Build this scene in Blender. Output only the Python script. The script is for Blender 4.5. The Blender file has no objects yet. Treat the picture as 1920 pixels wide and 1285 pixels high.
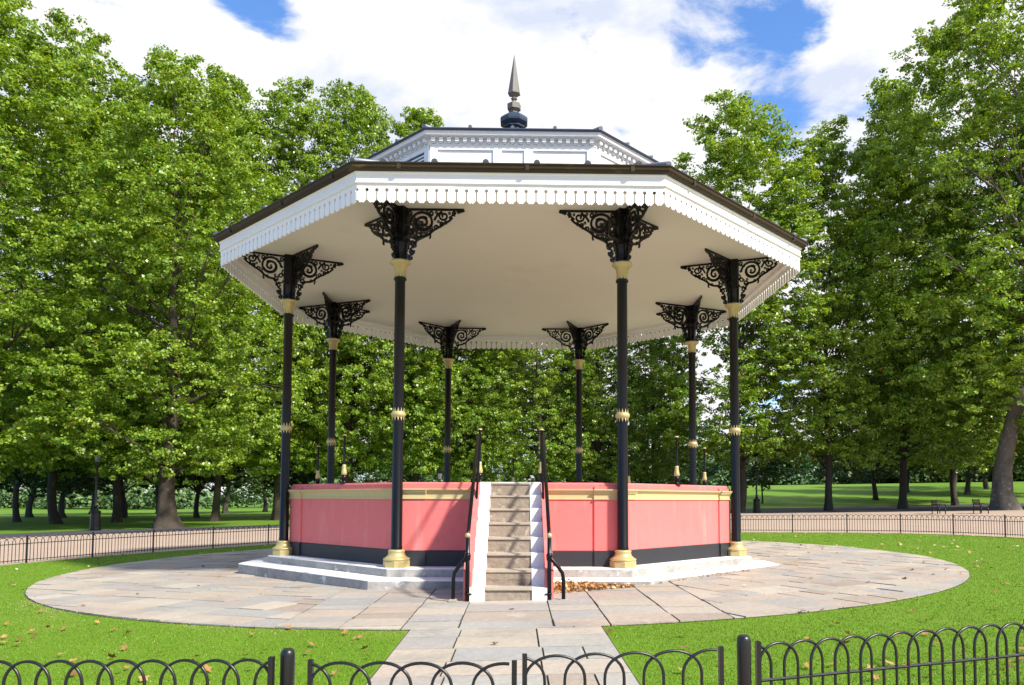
import bpy, math, random
import numpy as np
from mathutils import Vector, Matrix
PI = math.pi
rad = math.radians
rng = np.random.default_rng(7)
random.seed(7)
scene = bpy.context.scene
COL = scene.collection

# ------------------------------------------------------------------ camera
cd = bpy.data.cameras.new("camera"); cam = bpy.data.objects.new("camera", cd); COL.objects.link(cam)
cd.sensor_width = 36.0; cd.sensor_fit = 'HORIZONTAL'; cd.lens = 26.977
cd.shift_x = -0.02097; cd.shift_y = 0.11058
cd.clip_start = 0.1; cd.clip_end = 6000
_p, _r = 0.0569, 0.0034
F = Vector((0, math.cos(_p), math.sin(_p))); X0 = Vector((1, 0, 0)); U0 = X0.cross(F)
Xr = X0 * math.cos(_r) + U0 * math.sin(_r); Ur = U0 * math.cos(_r) - X0 * math.sin(_r)
M = Matrix((Xr, Ur, -F)).transposed().to_4x4(); M.translation = Vector((0.4874, -17.6636, 1.6))
cam.matrix_world = M
scene.camera = cam

# ------------------------------------------------------------------ light
SUN_AZ, SUN_EL = 51.0, 41.0        # degrees from the view axis towards the right, in front of the bandstand
S = Vector((math.sin(rad(SUN_AZ)) * math.cos(rad(SUN_EL)), -math.cos(rad(SUN_AZ)) * math.cos(rad(SUN_EL)), math.sin(rad(SUN_EL))))
sl = bpy.data.lights.new("sun", 'SUN'); sl.energy = 5.0; sl.angle = rad(4.5); sl.color = (1.0, 0.95, 0.86)
so = bpy.data.objects.new("sun", sl); COL.objects.link(so)
so.rotation_euler = S.to_track_quat('Z', 'Y').to_euler()
scene.view_settings.view_transform = 'Standard'; scene.view_settings.look = 'None'
scene.view_settings.exposure = 0.74; scene.view_settings.gamma = 1.0
scene.view_settings.use_curve_mapping = False

w = bpy.data.worlds.new("World"); scene.world = w; w.use_nodes = True
nt = w.node_tree; nt.nodes.clear()
def N(nt, t, **k):
    n = nt.nodes.new(t)
    for a, b in k.items(): setattr(n, a, b)
    return n
def mth(nt, op, a, b=None, c=None, clamp=False):
    n = nt.nodes.new('ShaderNodeMath'); n.operation = op; n.use_clamp = clamp
    for i, v in enumerate((a, b, c)):
        if v is None: continue
        if isinstance(v, (int, float)): n.inputs[i].default_value = v
        else: nt.links.new(v, n.inputs[i])
    return n.outputs[0]
sky = N(nt, 'ShaderNodeTexSky', sky_type='NISHITA', sun_disc=False)
sky.sun_elevation = rad(SUN_EL); sky.sun_rotation = rad(180 - SUN_AZ); sky.air_density = 1.0; sky.dust_density = 0.4; sky.ozone_density = 2.5
geo = N(nt, 'ShaderNodeTexCoord')
def skynoise(scale, detail, rough, loc=(0, 0, 0), dist=0.0):
    mp = N(nt, 'ShaderNodeMapping'); mp.inputs['Location'].default_value = loc; mp.inputs['Scale'].default_value = (1, 1, 1.7)
    nt.links.new(geo.outputs['Generated'], mp.inputs[0])
    n = N(nt, 'ShaderNodeTexNoise'); n.inputs['Scale'].default_value = scale; n.inputs['Detail'].default_value = detail
    n.inputs['Roughness'].default_value = rough; n.inputs['Distortion'].default_value = dist
    nt.links.new(mp.outputs[0], n.inputs['Vector']); return n.outputs['Fac']
n1 = skynoise(6.0, 7, 0.6, (0.3, 1.1, 0.2), 0.3)
n2 = skynoise(2.6, 3, 0.5, (2.3, 0.1, 0.7))
holes = None
for (dx, dy, dz, width, amp) in ((.300, 1, .545, 0.0014, 0.38), (.350, 1, .605, 0.0011, 0.38), (.325, 1, .49, 0.0006, 0.45), (-.405, 1, .690, 0.0008, 0.48), (-.350, 1, .640, 0.0004, 0.45), (.077, 1, .612, 0.0008, 0.36),
                                 (-0.5, -0.8, 0.5, 0.25, 0.75), (0.0, -0.35, 1.0, 0.09, 0.6), (-1.0, -0.1, 0.35, 0.12, 0.6)):
    v = Vector((dx, dy, dz)).normalized()
    d = N(nt, 'ShaderNodeVectorMath', operation='DOT_PRODUCT'); nt.links.new(geo.outputs['Generated'], d.inputs[0]); d.inputs[1].default_value = v
    e = mth(nt, 'MULTIPLY', mth(nt, 'POWER', 2.718, mth(nt, 'DIVIDE', mth(nt, 'SUBTRACT', d.outputs['Value'], 1.0), width)), amp)
    holes = e if holes is None else mth(nt, 'ADD', holes, e)
cl = mth(nt, 'SUBTRACT', mth(nt, 'ADD', mth(nt, 'MULTIPLY', mth(nt, 'SUBTRACT', n1, 0.5), 2.3), mth(nt, 'ADD', mth(nt, 'MULTIPLY', mth(nt, 'SUBTRACT', n2, 0.5), 0.5), 0.52)), holes)
mr = N(nt, 'ShaderNodeMapRange'); mr.interpolation_type = 'SMOOTHSTEP'
nt.links.new(cl, mr.inputs[0]); mr.inputs[1].default_value = -0.06; mr.inputs[2].default_value = 0.30
n3 = skynoise(4.4, 6, 0.6, (5.3, 2.1, 0.4), 0.4)
cr = N(nt, 'ShaderNodeValToRGB'); nt.links.new(n3, cr.inputs[0])
cr.color_ramp.elements[0].position = 0.40; cr.color_ramp.elements[0].color = (4.5, 4.9, 5.9, 1)
cr.color_ramp.elements[1].position = 0.53; cr.color_ramp.elements[1].color = (6.5, 6.5, 6.6, 1)
skb = N(nt, 'ShaderNodeMixRGB', blend_type='MULTIPLY'); skb.inputs[0].default_value = 1.0
nt.links.new(sky.outputs[0], skb.inputs[1]); skb.inputs[2].default_value = (1.0, 1.35, 1.75, 1)
mx = N(nt, 'ShaderNodeMixRGB'); nt.links.new(mr.outputs[0], mx.inputs[0]); nt.links.new(skb.outputs[0], mx.inputs[1]); nt.links.new(cr.outputs[0], mx.inputs[2])
bg = N(nt, 'ShaderNodeBackground'); bg.inputs['Strength'].default_value = 0.10; nt.links.new(mx.outputs[0], bg.inputs['Color'])
wo = N(nt, 'ShaderNodeOutputWorld'); nt.links.new(bg.outputs[0], wo.inputs['Surface'])
scene.cycles.max_bounces = 7; scene.cycles.diffuse_bounces = 4; scene.cycles.transparent_max_bounces = 4
scene.cycles.use_denoising = True

# ------------------------------------------------------------------ ground height
def sst(a, b, x):
    t = np.clip((x - a) / (b - a), 0, 1); return t * t * (3 - 2 * t)
def gz(x, y):
    x = np.asarray(x, float); y = np.asarray(y, float)
    base = 0.185 + 0.01856 * np.clip(x, -85, 95) + 0.0025 * np.clip(y, -100, 200)
    return base + 0.052 * np.clip(y - 68, 0, 60) * sst(-5, 25, x)
def g(x, y): return float(gz(x, y))

# ------------------------------------------------------------------ materials
def srgb(r, g_, b):
    f = lambda c: ((c / 255 + 0.055) / 1.055) ** 2.4 if c > 10 else c / 255 / 12.92
    return (f(r), f(g_), f(b), 1)
MATS = {}
def mat(name, col, rough=0.6, metal=0.0, noise=None, bump=None, spec=0.5, stain=None, attr=None, trans=None, coords='Object', streak=None):
    """noise=(scale, amount, detail) value variation; stain=(scale, colour, lo, hi); bump=(scale, strength, distance)"""
    m = bpy.data.materials.new(name); m.use_nodes = True; t = m.node_tree; b = t.nodes['Principled BSDF']
    b.inputs['Roughness'].default_value = rough; b.inputs['Metallic'].default_value = metal; b.inputs['Specular IOR Level'].default_value = spec
    tc = N(t, 'ShaderNodeTexCoord'); vec = tc.outputs[coords]
    rgb = N(t, 'ShaderNodeRGB'); rgb.outputs[0].default_value = col if len(col) == 4 else (*col, 1)
    out = rgb.outputs[0]
    if attr:
        a = N(t, 'ShaderNodeAttribute', attribute_name=attr[0]); ramp = N(t, 'ShaderNodeValToRGB'); ramp.color_ramp.interpolation = attr[2] if len(attr) > 2 else 'LINEAR'
        els = ramp.color_ramp.elements
        for i, (p_, c_) in enumerate(attr[1]):
            e = els[i] if i < 2 else els.new(p_)
            e.position = p_; e.color = (*c_, 1)
        t.links.new(a.outputs['Fac'], ramp.inputs[0]); out = ramp.outputs[0]
    if noise:
        for sc_, am, de in (noise if isinstance(noise[0], tuple) else (noise,)):
            n = N(t, 'ShaderNodeTexNoise'); n.inputs['Scale'].default_value = sc_; n.inputs['Detail'].default_value = de; n.inputs['Roughness'].default_value = 0.6
            t.links.new(vec, n.inputs['Vector'])
            v = mth(t, 'ADD', mth(t, 'MULTIPLY', mth(t, 'SUBTRACT', n.outputs['Fac'], 0.5), 2 * am), 1.0)
            h = N(t, 'ShaderNodeHueSaturation'); t.links.new(out, h.inputs['Color']); t.links.new(v, h.inputs['Value']); out = h.outputs[0]
    for st in (stain if isinstance(stain, list) else [stain] if stain else []):
        n = N(t, 'ShaderNodeTexNoise'); n.inputs['Scale'].default_value = st[0]; n.inputs['Detail'].default_value = 8; n.inputs['Roughness'].default_value = 0.65
        mp = N(t, 'ShaderNodeMapping'); t.links.new(vec, mp.inputs[0]); mp.inputs['Location'].default_value = (st[0] * 1.7, 3.1, 0.4)
        if len(st) > 4: mp.inputs['Scale'].default_value = st[4]
        t.links.new(mp.outputs[0], n.inputs['Vector'])
        r_ = N(t, 'ShaderNodeMapRange'); r_.inputs[1].default_value = st[2]; r_.inputs[2].default_value = st[3]; t.links.new(n.outputs['Fac'], r_.inputs[0])
        mix = N(t, 'ShaderNodeMixRGB'); t.links.new(r_.outputs[0], mix.inputs[0]); t.links.new(out, mix.inputs[1]); mix.inputs[2].default_value = (*st[1], 1); out = mix.outputs[0]
    t.links.new(out, b.inputs['Base Color'])
    if bump:
        n = N(t, 'ShaderNodeTexNoise'); n.inputs['Scale'].default_value = bump[0]; n.inputs['Detail'].default_value = 6; t.links.new(vec, n.inputs['Vector'])
        bp = N(t, 'ShaderNodeBump'); bp.inputs['Strength'].default_value = bump[1]; bp.inputs['Distance'].default_value = bump[2]
        t.links.new(n.outputs['Fac'], bp.inputs['Height']); t.links.new(bp.outputs[0], b.inputs['Normal'])
    if trans:
        tr = N(t, 'ShaderNodeBsdfTranslucent'); h = N(t, 'ShaderNodeHueSaturation'); h.inputs['Hue'].default_value = 0.485; h.inputs['Saturation'].default_value = 1.1; h.inputs['Value'].default_value = trans[1]
        t.links.new(out, h.inputs['Color']); t.links.new(h.outputs[0], tr.inputs['Color'])
        ms = N(t, 'ShaderNodeMixShader'); ms.inputs[0].default_value = trans[0]
        t.links.new(b.outputs[0], ms.inputs[1]); t.links.new(tr.outputs[0], ms.inputs[2]); t.links.new(ms.outputs[0], t.nodes['Material Output'].inputs['Surface'])
    MATS[name] = m; return m
leaframp = [(0.0, (0.055, 0.130, 0.010)), (0.45, (0.175, 0.290, 0.026)), (0.8, (0.310, 0.410, 0.060)), (0.975, (0.22, 0.26, 0.03)), (0.99, (0.30, 0.17, 0.04))]
M_leaf = mat('plane_leaf', (0.06, 0.11, 0.015), 0.36, attr=('v', leaframp), trans=(0.32, 1.75), spec=0.45)
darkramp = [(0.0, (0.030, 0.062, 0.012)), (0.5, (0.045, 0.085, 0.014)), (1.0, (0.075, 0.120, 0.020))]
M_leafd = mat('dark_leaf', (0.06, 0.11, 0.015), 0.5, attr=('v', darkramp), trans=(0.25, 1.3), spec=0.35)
farramp = [(0.0, (0.07, 0.13, 0.055)), (0.5, (0.11, 0.185, 0.07)), (1.0, (0.15, 0.23, 0.08))]  # distance haze put into the leaf colours, paler and bluer
M_leaff = mat('hazed_far_leaf', (0.06, 0.11, 0.03), 0.7, attr=('v', farramp), spec=0.2)
M_bark = mat('plane_bark', (0.13, 0.105, 0.08), 0.85, noise=(3.0, 0.3, 6), stain=[(2.6, (0.30, 0.27, 0.18), 0.57, 0.62), (1.6, (0.06, 0.05, 0.04), 0.5, 0.75)], bump=(9, 0.7, 0.05))
M_shadebark = mat('shaded_plane_bark', (0.050, 0.038, 0.026), 0.9, noise=(3.0, 0.3, 6), stain=[(2.6, (0.11, 0.095, 0.065), 0.60, 0.66)], bump=(9, 0.7, 0.05))  # plane bark darkened: the crowns' shade on the trunks is put into the colour
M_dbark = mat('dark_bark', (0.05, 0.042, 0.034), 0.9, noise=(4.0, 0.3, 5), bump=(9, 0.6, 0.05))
M_lawn = mat('lawn_grass', (0.110, 0.210, 0.011), 0.8, noise=((0.35, 0.14, 3), (2.0, 0.14, 5), (40.0, 0.30, 3)), stain=[(0.55, (0.22, 0.27, 0.05), 0.55, 0.85), (1.5, (0.34, 0.27, 0.11), 0.69, 0.78)], bump=(60, 0.6, 0.03), spec=0.2)
M_field = mat('park_grass', (0.095, 0.195, 0.015), 0.85, noise=((0.05, 0.15, 3), (0.5, 0.12, 4)), bump=(20, 0.6, 0.05), spec=0.15, stain=[(0.06, (0.17, 0.23, 0.04), 0.5, 0.8)])
M_blade = mat('grass_blade', (0.12, 0.25, 0.02), 0.6, attr=('v', [(0.0, (0.115, 0.220, 0.010)), (0.6, (0.148, 0.262, 0.014)), (0.93, (0.185, 0.29, 0.025)), (1.0, (0.36, 0.34, 0.13))]), trans=(0.25, 1.2), spec=0.3)
M_gravel = mat('bound_gravel', (0.40, 0.30, 0.23), 0.95, noise=((0.5, 0.10, 4), (30, 0.25, 3)), stain=[(0.8, (0.36, 0.27, 0.21), 0.55, 0.8, (1, 0.3, 1))], bump=(80, 0.5, 0.01), spec=0.1)
M_asph = mat('asphalt', (0.060, 0.058, 0.066), 0.9, noise=((0.6, 0.12, 4), (60, 0.2, 2)), spec=0.2)  # dark tone also holds the shade lying on this walk
M_slab = mat('sandstone_slab', (0.4, 0.36, 0.3), 0.8, attr=('v', [(0.0, (0.31, 0.30, 0.275)), (0.2, (0.38, 0.325, 0.255)), (0.4, (0.29, 0.285, 0.27)), (0.6, (0.36, 0.285, 0.23)), (0.8, (0.41, 0.36, 0.295)), (1.0, (0.29, 0.235, 0.19))]),
              noise=((1.3, 0.14, 5), (14, 0.20, 6), (60, 0.12, 4)), stain=[(0.9, (0.24, 0.22, 0.20), 0.55, 0.8), (5.0, (0.25, 0.23, 0.2), 0.66, 0.74), (2.3, (0.44, 0.38, 0.32), 0.6, 0.75)], bump=(12, 0.6, 0.02), spec=0.25)
M_joint = mat('joint_earth', (0.035, 0.032, 0.022), 0.95, noise=(6, 0.4, 5), stain=[(3.0, (0.07, 0.12, 0.02), 0.55, 0.65)])
M_white = mat('white_paint', (0.78, 0.78, 0.77), 0.45, noise=((2.5, 0.05, 4),), stain=[(3.2, (0.52, 0.51, 0.46), 0.64, 0.85, (1, 1, 0.4))])
M_valance = mat('white_board_paint', (0.78, 0.78, 0.77), 0.5, noise=((2.0, 0.05, 3),))
M_ceil = mat('cream_ceiling_paint', (0.68, 0.655, 0.60), 0.7, noise=((0.5, 0.06, 3),), stain=[(0.9, (0.60, 0.55, 0.47), 0.6, 0.85)])
M_pink = mat('pink_render', (0.66, 0.150, 0.140), 0.75, noise=((1.2, 0.07, 4), (9, 0.05, 4)), stain=[(2.2, (0.50, 0.12, 0.115), 0.56, 0.8), (2.4, (0.70, 0.25, 0.22), 0.54, 0.8, (1.6, 1.6, .25)), (14, (0.40, 0.12, 0.10), 0.66, 0.72)], bump=(25, 0.25, 0.006))
M_plinth = mat('black_plinth_paint', (0.016, 0.017, 0.022), 0.6, noise=(3, 0.3, 4), bump=(30, 0.2, 0.004), stain=[(5, (0.10, 0.10, 0.10), 0.68, 0.76)])
M_iron = mat('black_gloss_iron', (0.004, 0.004, 0.005), 0.30, bump=(40, 0.12, 0.002), spec=0.28)
M_fence = mat('black_fence_paint', (0.007, 0.009, 0.009), 0.35, bump=(60, 0.1, 0.001))
M_gold = mat('gold_paint', (0.50, 0.41, 0.18), 0.38, metal=0.35, noise=(8, 0.14, 4), bump=(30, 0.15, 0.003), stain=[(9, (0.30, 0.22, 0.08), 0.62, 0.75)])
M_cornice = mat('gold_cornice_paint', (0.48, 0.39, 0.185), 0.6, metal=0.0, noise=(6, 0.10, 4), stain=[(7, (0.36, 0.27, 0.11), 0.6, 0.8)])
M_gutter = mat('brown_gutter_paint', (0.034, 0.023, 0.009), 0.6, spec=0.25, noise=(3, 0.3, 4), stain=[(2.2, (0.13, 0.09, 0.03), 0.58, 0.75, (1, 1, 4)), (5, (0.04, 0.03, 0.02), 0.6, 0.75)])
M_lead = mat('roof_lead', (0.14, 0.16, 0.20), 0.5, metal=0.3, noise=(2, 0.25, 4), stain=[(3, (0.30, 0.31, 0.33), 0.6, 0.75)])
M_dlead = mat('dark_roof_lead', (0.03, 0.045, 0.08), 0.45, metal=0.2, noise=(3, 0.3, 4))
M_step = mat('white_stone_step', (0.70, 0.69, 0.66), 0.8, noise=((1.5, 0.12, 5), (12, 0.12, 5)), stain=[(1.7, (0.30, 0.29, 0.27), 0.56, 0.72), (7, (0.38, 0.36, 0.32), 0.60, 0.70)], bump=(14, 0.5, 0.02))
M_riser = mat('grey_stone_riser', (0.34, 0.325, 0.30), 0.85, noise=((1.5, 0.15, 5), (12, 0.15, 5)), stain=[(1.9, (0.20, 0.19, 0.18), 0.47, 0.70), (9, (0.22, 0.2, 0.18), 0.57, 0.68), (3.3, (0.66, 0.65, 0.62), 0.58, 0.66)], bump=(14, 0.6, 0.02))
M_tread = mat('worn_concrete', (0.27, 0.215, 0.160), 0.9, noise=((3, 0.25, 6), (22, 0.2, 5)), stain=[(2.6, (0.13, 0.10, 0.075), 0.52, 0.72, (1, 1, 3)), (7, (0.44, 0.38, 0.30), 0.58, 0.68)], bump=(16, 0.7, 0.02))
M_nosing = mat('pale_worn_nosing', (0.38, 0.32, 0.25), 0.85, noise=(8, 0.2, 5), bump=(16, 0.5, 0.01))
M_stepw = mat('white_stair_paint', (0.76, 0.74, 0.72), 0.7, noise=((5, 0.08, 5),), stain=[(4, (0.40, 0.38, 0.36), 0.66, 0.76), (1.5, (0.60, 0.55, 0.52), 0.58, 0.7)], bump=(18, 0.5, 0.012))
M_spire = mat('weathered_zinc', (0.15, 0.14, 0.125), 0.6, metal=0.0, spec=0.3, noise=(6, 0.2, 4), stain=[(4, (0.18, 0.15, 0.10), 0.55, 0.75, (1, 1, .3))])
M_dleaf = mat('dry_leaf', (0.4, 0.25, 0.1), 0.75, attr=('v', [(0.0, (0.16, 0.075, 0.025)), (0.35, (0.38, 0.20, 0.07)), (0.7, (0.55, 0.36, 0.17)), (1.0, (0.62, 0.50, 0.30))]), trans=(0.15, 1.0), spec=0.3)
M_glass = mat('lantern_glass', (0.10, 0.11, 0.11), 0.15, spec=0.6)
M_bwall = mat('pale_building_wall', (0.62, 0.63, 0.66), 0.8, noise=(0.1, 0.06, 3))
M_bwin = mat('dark_window_band', (0.10, 0.14, 0.20), 0.25, noise=(0.4, 0.5, 2))
M_wood = mat('dark_bench_wood', (0.035, 0.022, 0.02), 0.7, noise=(5, 0.3, 3))
M_packw = mat('litter_white', (0.75, 0.75, 0.78), 0.4); M_packb = mat('litter_blue', (0.03, 0.05, 0.30), 0.4)

# ------------------------------------------------------------------ mesh helpers
class MB:
    def __init__(s): s.v = []; s.f = []; s.sm = []; s.mi = []; s.av = []
    def add(s, vs, fs, smooth=False, mi=0, a=0.5):
        o = len(s.v); s.v += [tuple(p) for p in vs]
        for f in fs: s.f.append(tuple(i + o for i in f)); s.sm.append(smooth); s.mi.append(mi); s.av.append(a)
        return s
    def box(s, x0, x1, y0, y1, z0, z1, mi=0, M_=None, a=0.5):
        vs = [(x, y, z) for z in (z0, z1) for y in (y0, y1) for x in (x0, x1)]
        if M_ is not None: vs = [M_ @ Vector(p) for p in vs]
        return s.add(vs, [(0, 2, 3, 1), (4, 5, 7, 6), (0, 1, 5, 4), (1, 3, 7, 5), (3, 2, 6, 7), (2, 0, 4, 6)], mi=mi, a=a)
    def lathe(s, prof, n=16, ph=0.0, cx=0, cy=0, smooth=True, cap=True, mi=0, flute=0.0):
        vs = []
        for (r, z) in prof:
            for i in range(n):
                a = ph + 2 * PI * i / n; rr = r * (1 - flute * (i % 2))
                vs.append((cx + rr * math.cos(a), cy + rr * math.sin(a), z))
        fs = []
        for k in range(len(prof) - 1):
            for i in range(n):
                j = (i + 1) % n; fs.append((k * n + i, k * n + j, (k + 1) * n + j, (k + 1) * n + i))
        s.add(vs, fs, smooth, mi)
        if cap:
            o = len(s.v) - len(vs)
            s.f.append(tuple(o + i for i in reversed(range(n)))); s.sm.append(False); s.mi.append(mi); s.av.append(.5)
            s.f.append(tuple(o + (len(prof) - 1) * n + i for i in range(n))); s.sm.append(False); s.mi.append(mi); s.av.append(.5)
        return s
    def oct(s, prof, closed=True, mi=0):
        """closed profile [(vertex radius, z)] swept round the octagon"""
        vs = []; n = 8; m = len(prof)
        for (r, z) in prof:
            for i in range(n):
                a = rad(22.5 + 45 * i); vs.append((r * math.cos(a), r * math.sin(a), z))
        fs = []
        for k in range(m if closed else m - 1):
            l = (k + 1) % m
            for i in range(n):
                j = (i + 1) % n; fs.append((k * n + i, k * n + j, l * n + j, l * n + i))
        return s.add(vs, fs, False, mi)
    def tube(s, pts, r, n=8, smooth=True, mi=0, cap=True, a=.5):
        pts = [Vector(p) for p in pts]; rs = r if isinstance(r, (list, tuple)) else [r] * len(pts)
        vs = []; up = None
        for i, p in enumerate(pts):
            t = (pts[min(i + 1, len(pts) - 1)] - pts[max(i - 1, 0)])
            t = t.normalized() if t.length > 1e-9 else Vector((0, 0, 1))
            if up is None:
                up = Vector((0, 0, 1)) if abs(t.z) < .9 else Vector((1, 0, 0))
            b = t.cross(up).normalized(); up = b.cross(t).normalized()
            for k in range(n):
                q = 2 * PI * k / n; vs.append(p + (b * math.cos(q) + up * math.sin(q)) * rs[i])
        fs = [(i * n + k, i * n + (k + 1) % n, (i + 1) * n + (k + 1) % n, (i + 1) * n + k) for i in range(len(pts) - 1) for k in range(n)]
        s.add(vs, fs, smooth, mi, a)
        if cap:
            o = len(s.v) - len(vs)
            s.f.append(tuple(o + k for k in reversed(range(n)))); s.f.append(tuple(o + (len(pts) - 1) * n + k for k in range(n)))
            s.sm += [False] * 2; s.mi += [mi] * 2; s.av += [a] * 2
        return s
    def ribbon(s, pts, w, th, closed=False):
        """flat bar in the local x-z plane (pts are (x,z)), width w, thickness th along y"""
        P = [Vector((p[0], 0, p[1])) for p in pts]; n = len(P); vs = []
        ws = w if isinstance(w, (list, tuple)) else [w] * n
        for i, p in enumerate(P):
            t = (P[min(i + 1, n - 1)] - P[max(i - 1, 0)]).normalized(); b = Vector((-t.z, 0, t.x)) * ws[i] * .5; y = Vector((0, th / 2, 0))
            vs += [p + b + y, p - b + y, p - b - y, p + b - y]
        fs = [(i * 4 + k, i * 4 + (k + 1) % 4, i * 4 + 4 + (k + 1) % 4, i * 4 + 4 + k) for i in range(n - 1) for k in range(4)]
        fs += [(3, 2, 1, 0), (n * 4 - 4, n * 4 - 3, n * 4 - 2, n * 4 - 1)]
        return s.add(vs, fs)
    def prism(s, poly, y0, y1, M_=None, mi=0):
        """poly of (x,z), extruded along y"""
        n = len(poly); vs = [(x, y0, z) for x, z in poly] + [(x, y1, z) for x, z in poly]
        if M_ is not None: vs = [M_ @ Vector(p) for p in vs]
        return s.add(vs, [tuple(range(n)), tuple(range(2 * n - 1, n - 1, -1))] + [(i, i + n, (i + 1) % n + n, (i + 1) % n) for i in range(n)], mi=mi)
    def mesh(s, name, mats, attr=False):
        me = bpy.data.meshes.new(name); me.from_pydata(s.v, [], s.f)
        for m_ in (mats if isinstance(mats, (list, tuple)) else [mats]): me.materials.append(m_)
        me.polygons.foreach_set('use_smooth', s.sm); me.polygons.foreach_set('material_index', s.mi)
        if attr:
            at = me.attributes.new('v', 'FLOAT', 'FACE'); at.data.foreach_set('value', s.av)
        me.update(); return me
    def build(s, name, mats, parent=None, attr=False):
        return link(name, s.mesh(name, mats, attr), parent)
def link(name, me, parent=None, loc=None, rz=None):
    o = bpy.data.objects.new(name, me); COL.objects.link(o)
    if parent is not None: o.parent = parent
    if loc is not None: o.location = loc
    if rz is not None: o.rotation_euler = (0, 0, rz)
    return o
def tag(o, label=None, cat=None, group=None, kind=None):
    if label: o['label'] = label
    if cat: o['category'] = cat
    if group: o['group'] = group
    if kind: o['kind'] = kind
    return o
def empty(name, loc=(0, 0, 0), rz=0.0):
    o = bpy.data.objects.new(name, None); COL.objects.link(o); o.location = loc; o.rotation_euler = (0, 0, rz); o.empty_display_size = .3
    return o
def copy_tree(o, parent=None):
    c = o.copy(); COL.objects.link(c); c.parent = parent
    for ch in list(o.children): copy_tree(ch, c)
    return c
def fast_mesh(name, V, Fq, mats, attr=None, k=4):
    me = bpy.data.meshes.new(name); nv, nf = len(V), len(Fq)
    me.vertices.add(nv); me.vertices.foreach_set('co', np.asarray(V, np.float32).ravel())
    me.loops.add(nf * k); me.loops.foreach_set('vertex_index', np.asarray(Fq, np.int32).ravel())
    me.polygons.add(nf); me.polygons.foreach_set('loop_start', np.arange(0, nf * k, k, dtype=np.int32))
    try: me.polygons.foreach_set('loop_total', np.full(nf, k, np.int32))
    except Exception: pass
    me.update(calc_edges=True)
    for m_ in (mats if isinstance(mats, (list, tuple)) else [mats]): me.materials.append(m_)
    if attr is not None:
        at = me.attributes.new('v', 'FLOAT', 'FACE'); at.data.foreach_set('value', np.asarray(attr, np.float32))
    me.validate(); return me

# ------------------------------------------------------------------ ground, paths, lawn
def axis(lo, hi):
    a = []; x = 0.0; st = 2.0
    while x < hi: a.append(x); x += st; st *= 1.06 if x > 40 else 1.0
    a.append(hi); b = []; x = -2.0; st = 2.0
    while x > lo: b.append(x); x -= st; st *= 1.06 if x < -40 else 1.0
    b.append(lo); return np.array(sorted(b) + a)
gx = axis(-1800, 1800); gy = axis(-60, 3500)
XX, YY = np.meshgrid(gx, gy, indexing='ij'); ZZ = gz(XX, YY)
V = np.stack([XX, YY, ZZ], -1).reshape(-1, 3); ny = len(gy)
I, J = np.meshgrid(np.arange(len(gx) - 1), np.arange(ny - 1), indexing='ij'); b0 = (I * ny + J).ravel()
ground = link('ground', fast_mesh('ground', V, np.stack([b0, b0 + ny, b0 + ny + 1, b0 + 1], -1), M_field)); tag(ground, kind='structure')

def sheet(name, poly, dz, m, z_of=None, skirt=0.0):
    """flat sheet following the (planar) ground"""
    vs = [(x, y, g(x, y) + dz) for x, y in poly]; n = len(vs)
    b = MB(); b.add(vs, [tuple(range(n))])
    if skirt: b.add([(x, y, z - skirt) for x, y, z in vs] + vs, [(i, (i + 1) % n, (i + 1) % n + n, i + n) for i in range(n)])
    return b.build(name, m)
# outer asphalt walk, gravel walk, both seen beyond the round fence
asph = [(-60, -10), (-30, 16.5), (-26.5, 21.3), (-24.2, 25.6), (-18.5, 28.0), (-15.3, 30.2), (0, 41), (10, 49), (20.5, 57.5), (30, 62.5), (45, 66.5), (66, 67.5), (80, 60), (80, -40), (-60, -40)]
tag(sheet('shaded_asphalt_path', asph, 0.004, M_asph), kind='structure')  # part walk, part painted shade: left stretch stands for a shaded band
grav = [(-55, -10), (-24, 13.5), (-23.0, 16.3), (-22.7, 17.6), (-18.5, 20.4), (-13.4, 24.5), (0, 33.5), (8, 38.5), (16.1, 40.7), (23.3, 39.3), (35.3, 37.7), (60, 34), (60, -38), (-55, -38)]
tag(sheet('gravel_path', grav, 0.010, M_gravel), kind='structure')
# lawn inside the fence
FENCE = [(-12.11, 1.53), (-11.46, 3.26), (-10.62, 4.88), (-9.55, 6.51), (-8.37, 8.11), (-6.95, 9.4), (-5.35, 10.5), (-3.6, 11.4), (-1.8, 12.05), (0.1, 12.45), (2.0, 12.6), (3.9, 12.5), (5.8, 12.15), (6.9, 11.85), (8.34, 11.5), (10.07, 10.80), (11.80, 10.10), (13.25, 9.10), (14.35, 7.75), (15.05, 6.1), (15.5, 4.4)]
lawn_pts = [(-12.55, -0.3), ] + FENCE + [(15.6, 2.4), (15.4, 0), (14.6, -3), (13, -6), (10.5, -9), (7.5, -11.3), (4.5, -12.7), (1.75, -13.55), (-0.8, -13.75), (-3.2, -13.6), (-6.5, -12.2), (-9.2, -9.6), (-11.3, -6), (-12.3, -3)]
tag(sheet('lawn', lawn_pts, 0.016, M_lawn), kind='structure')

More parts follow.
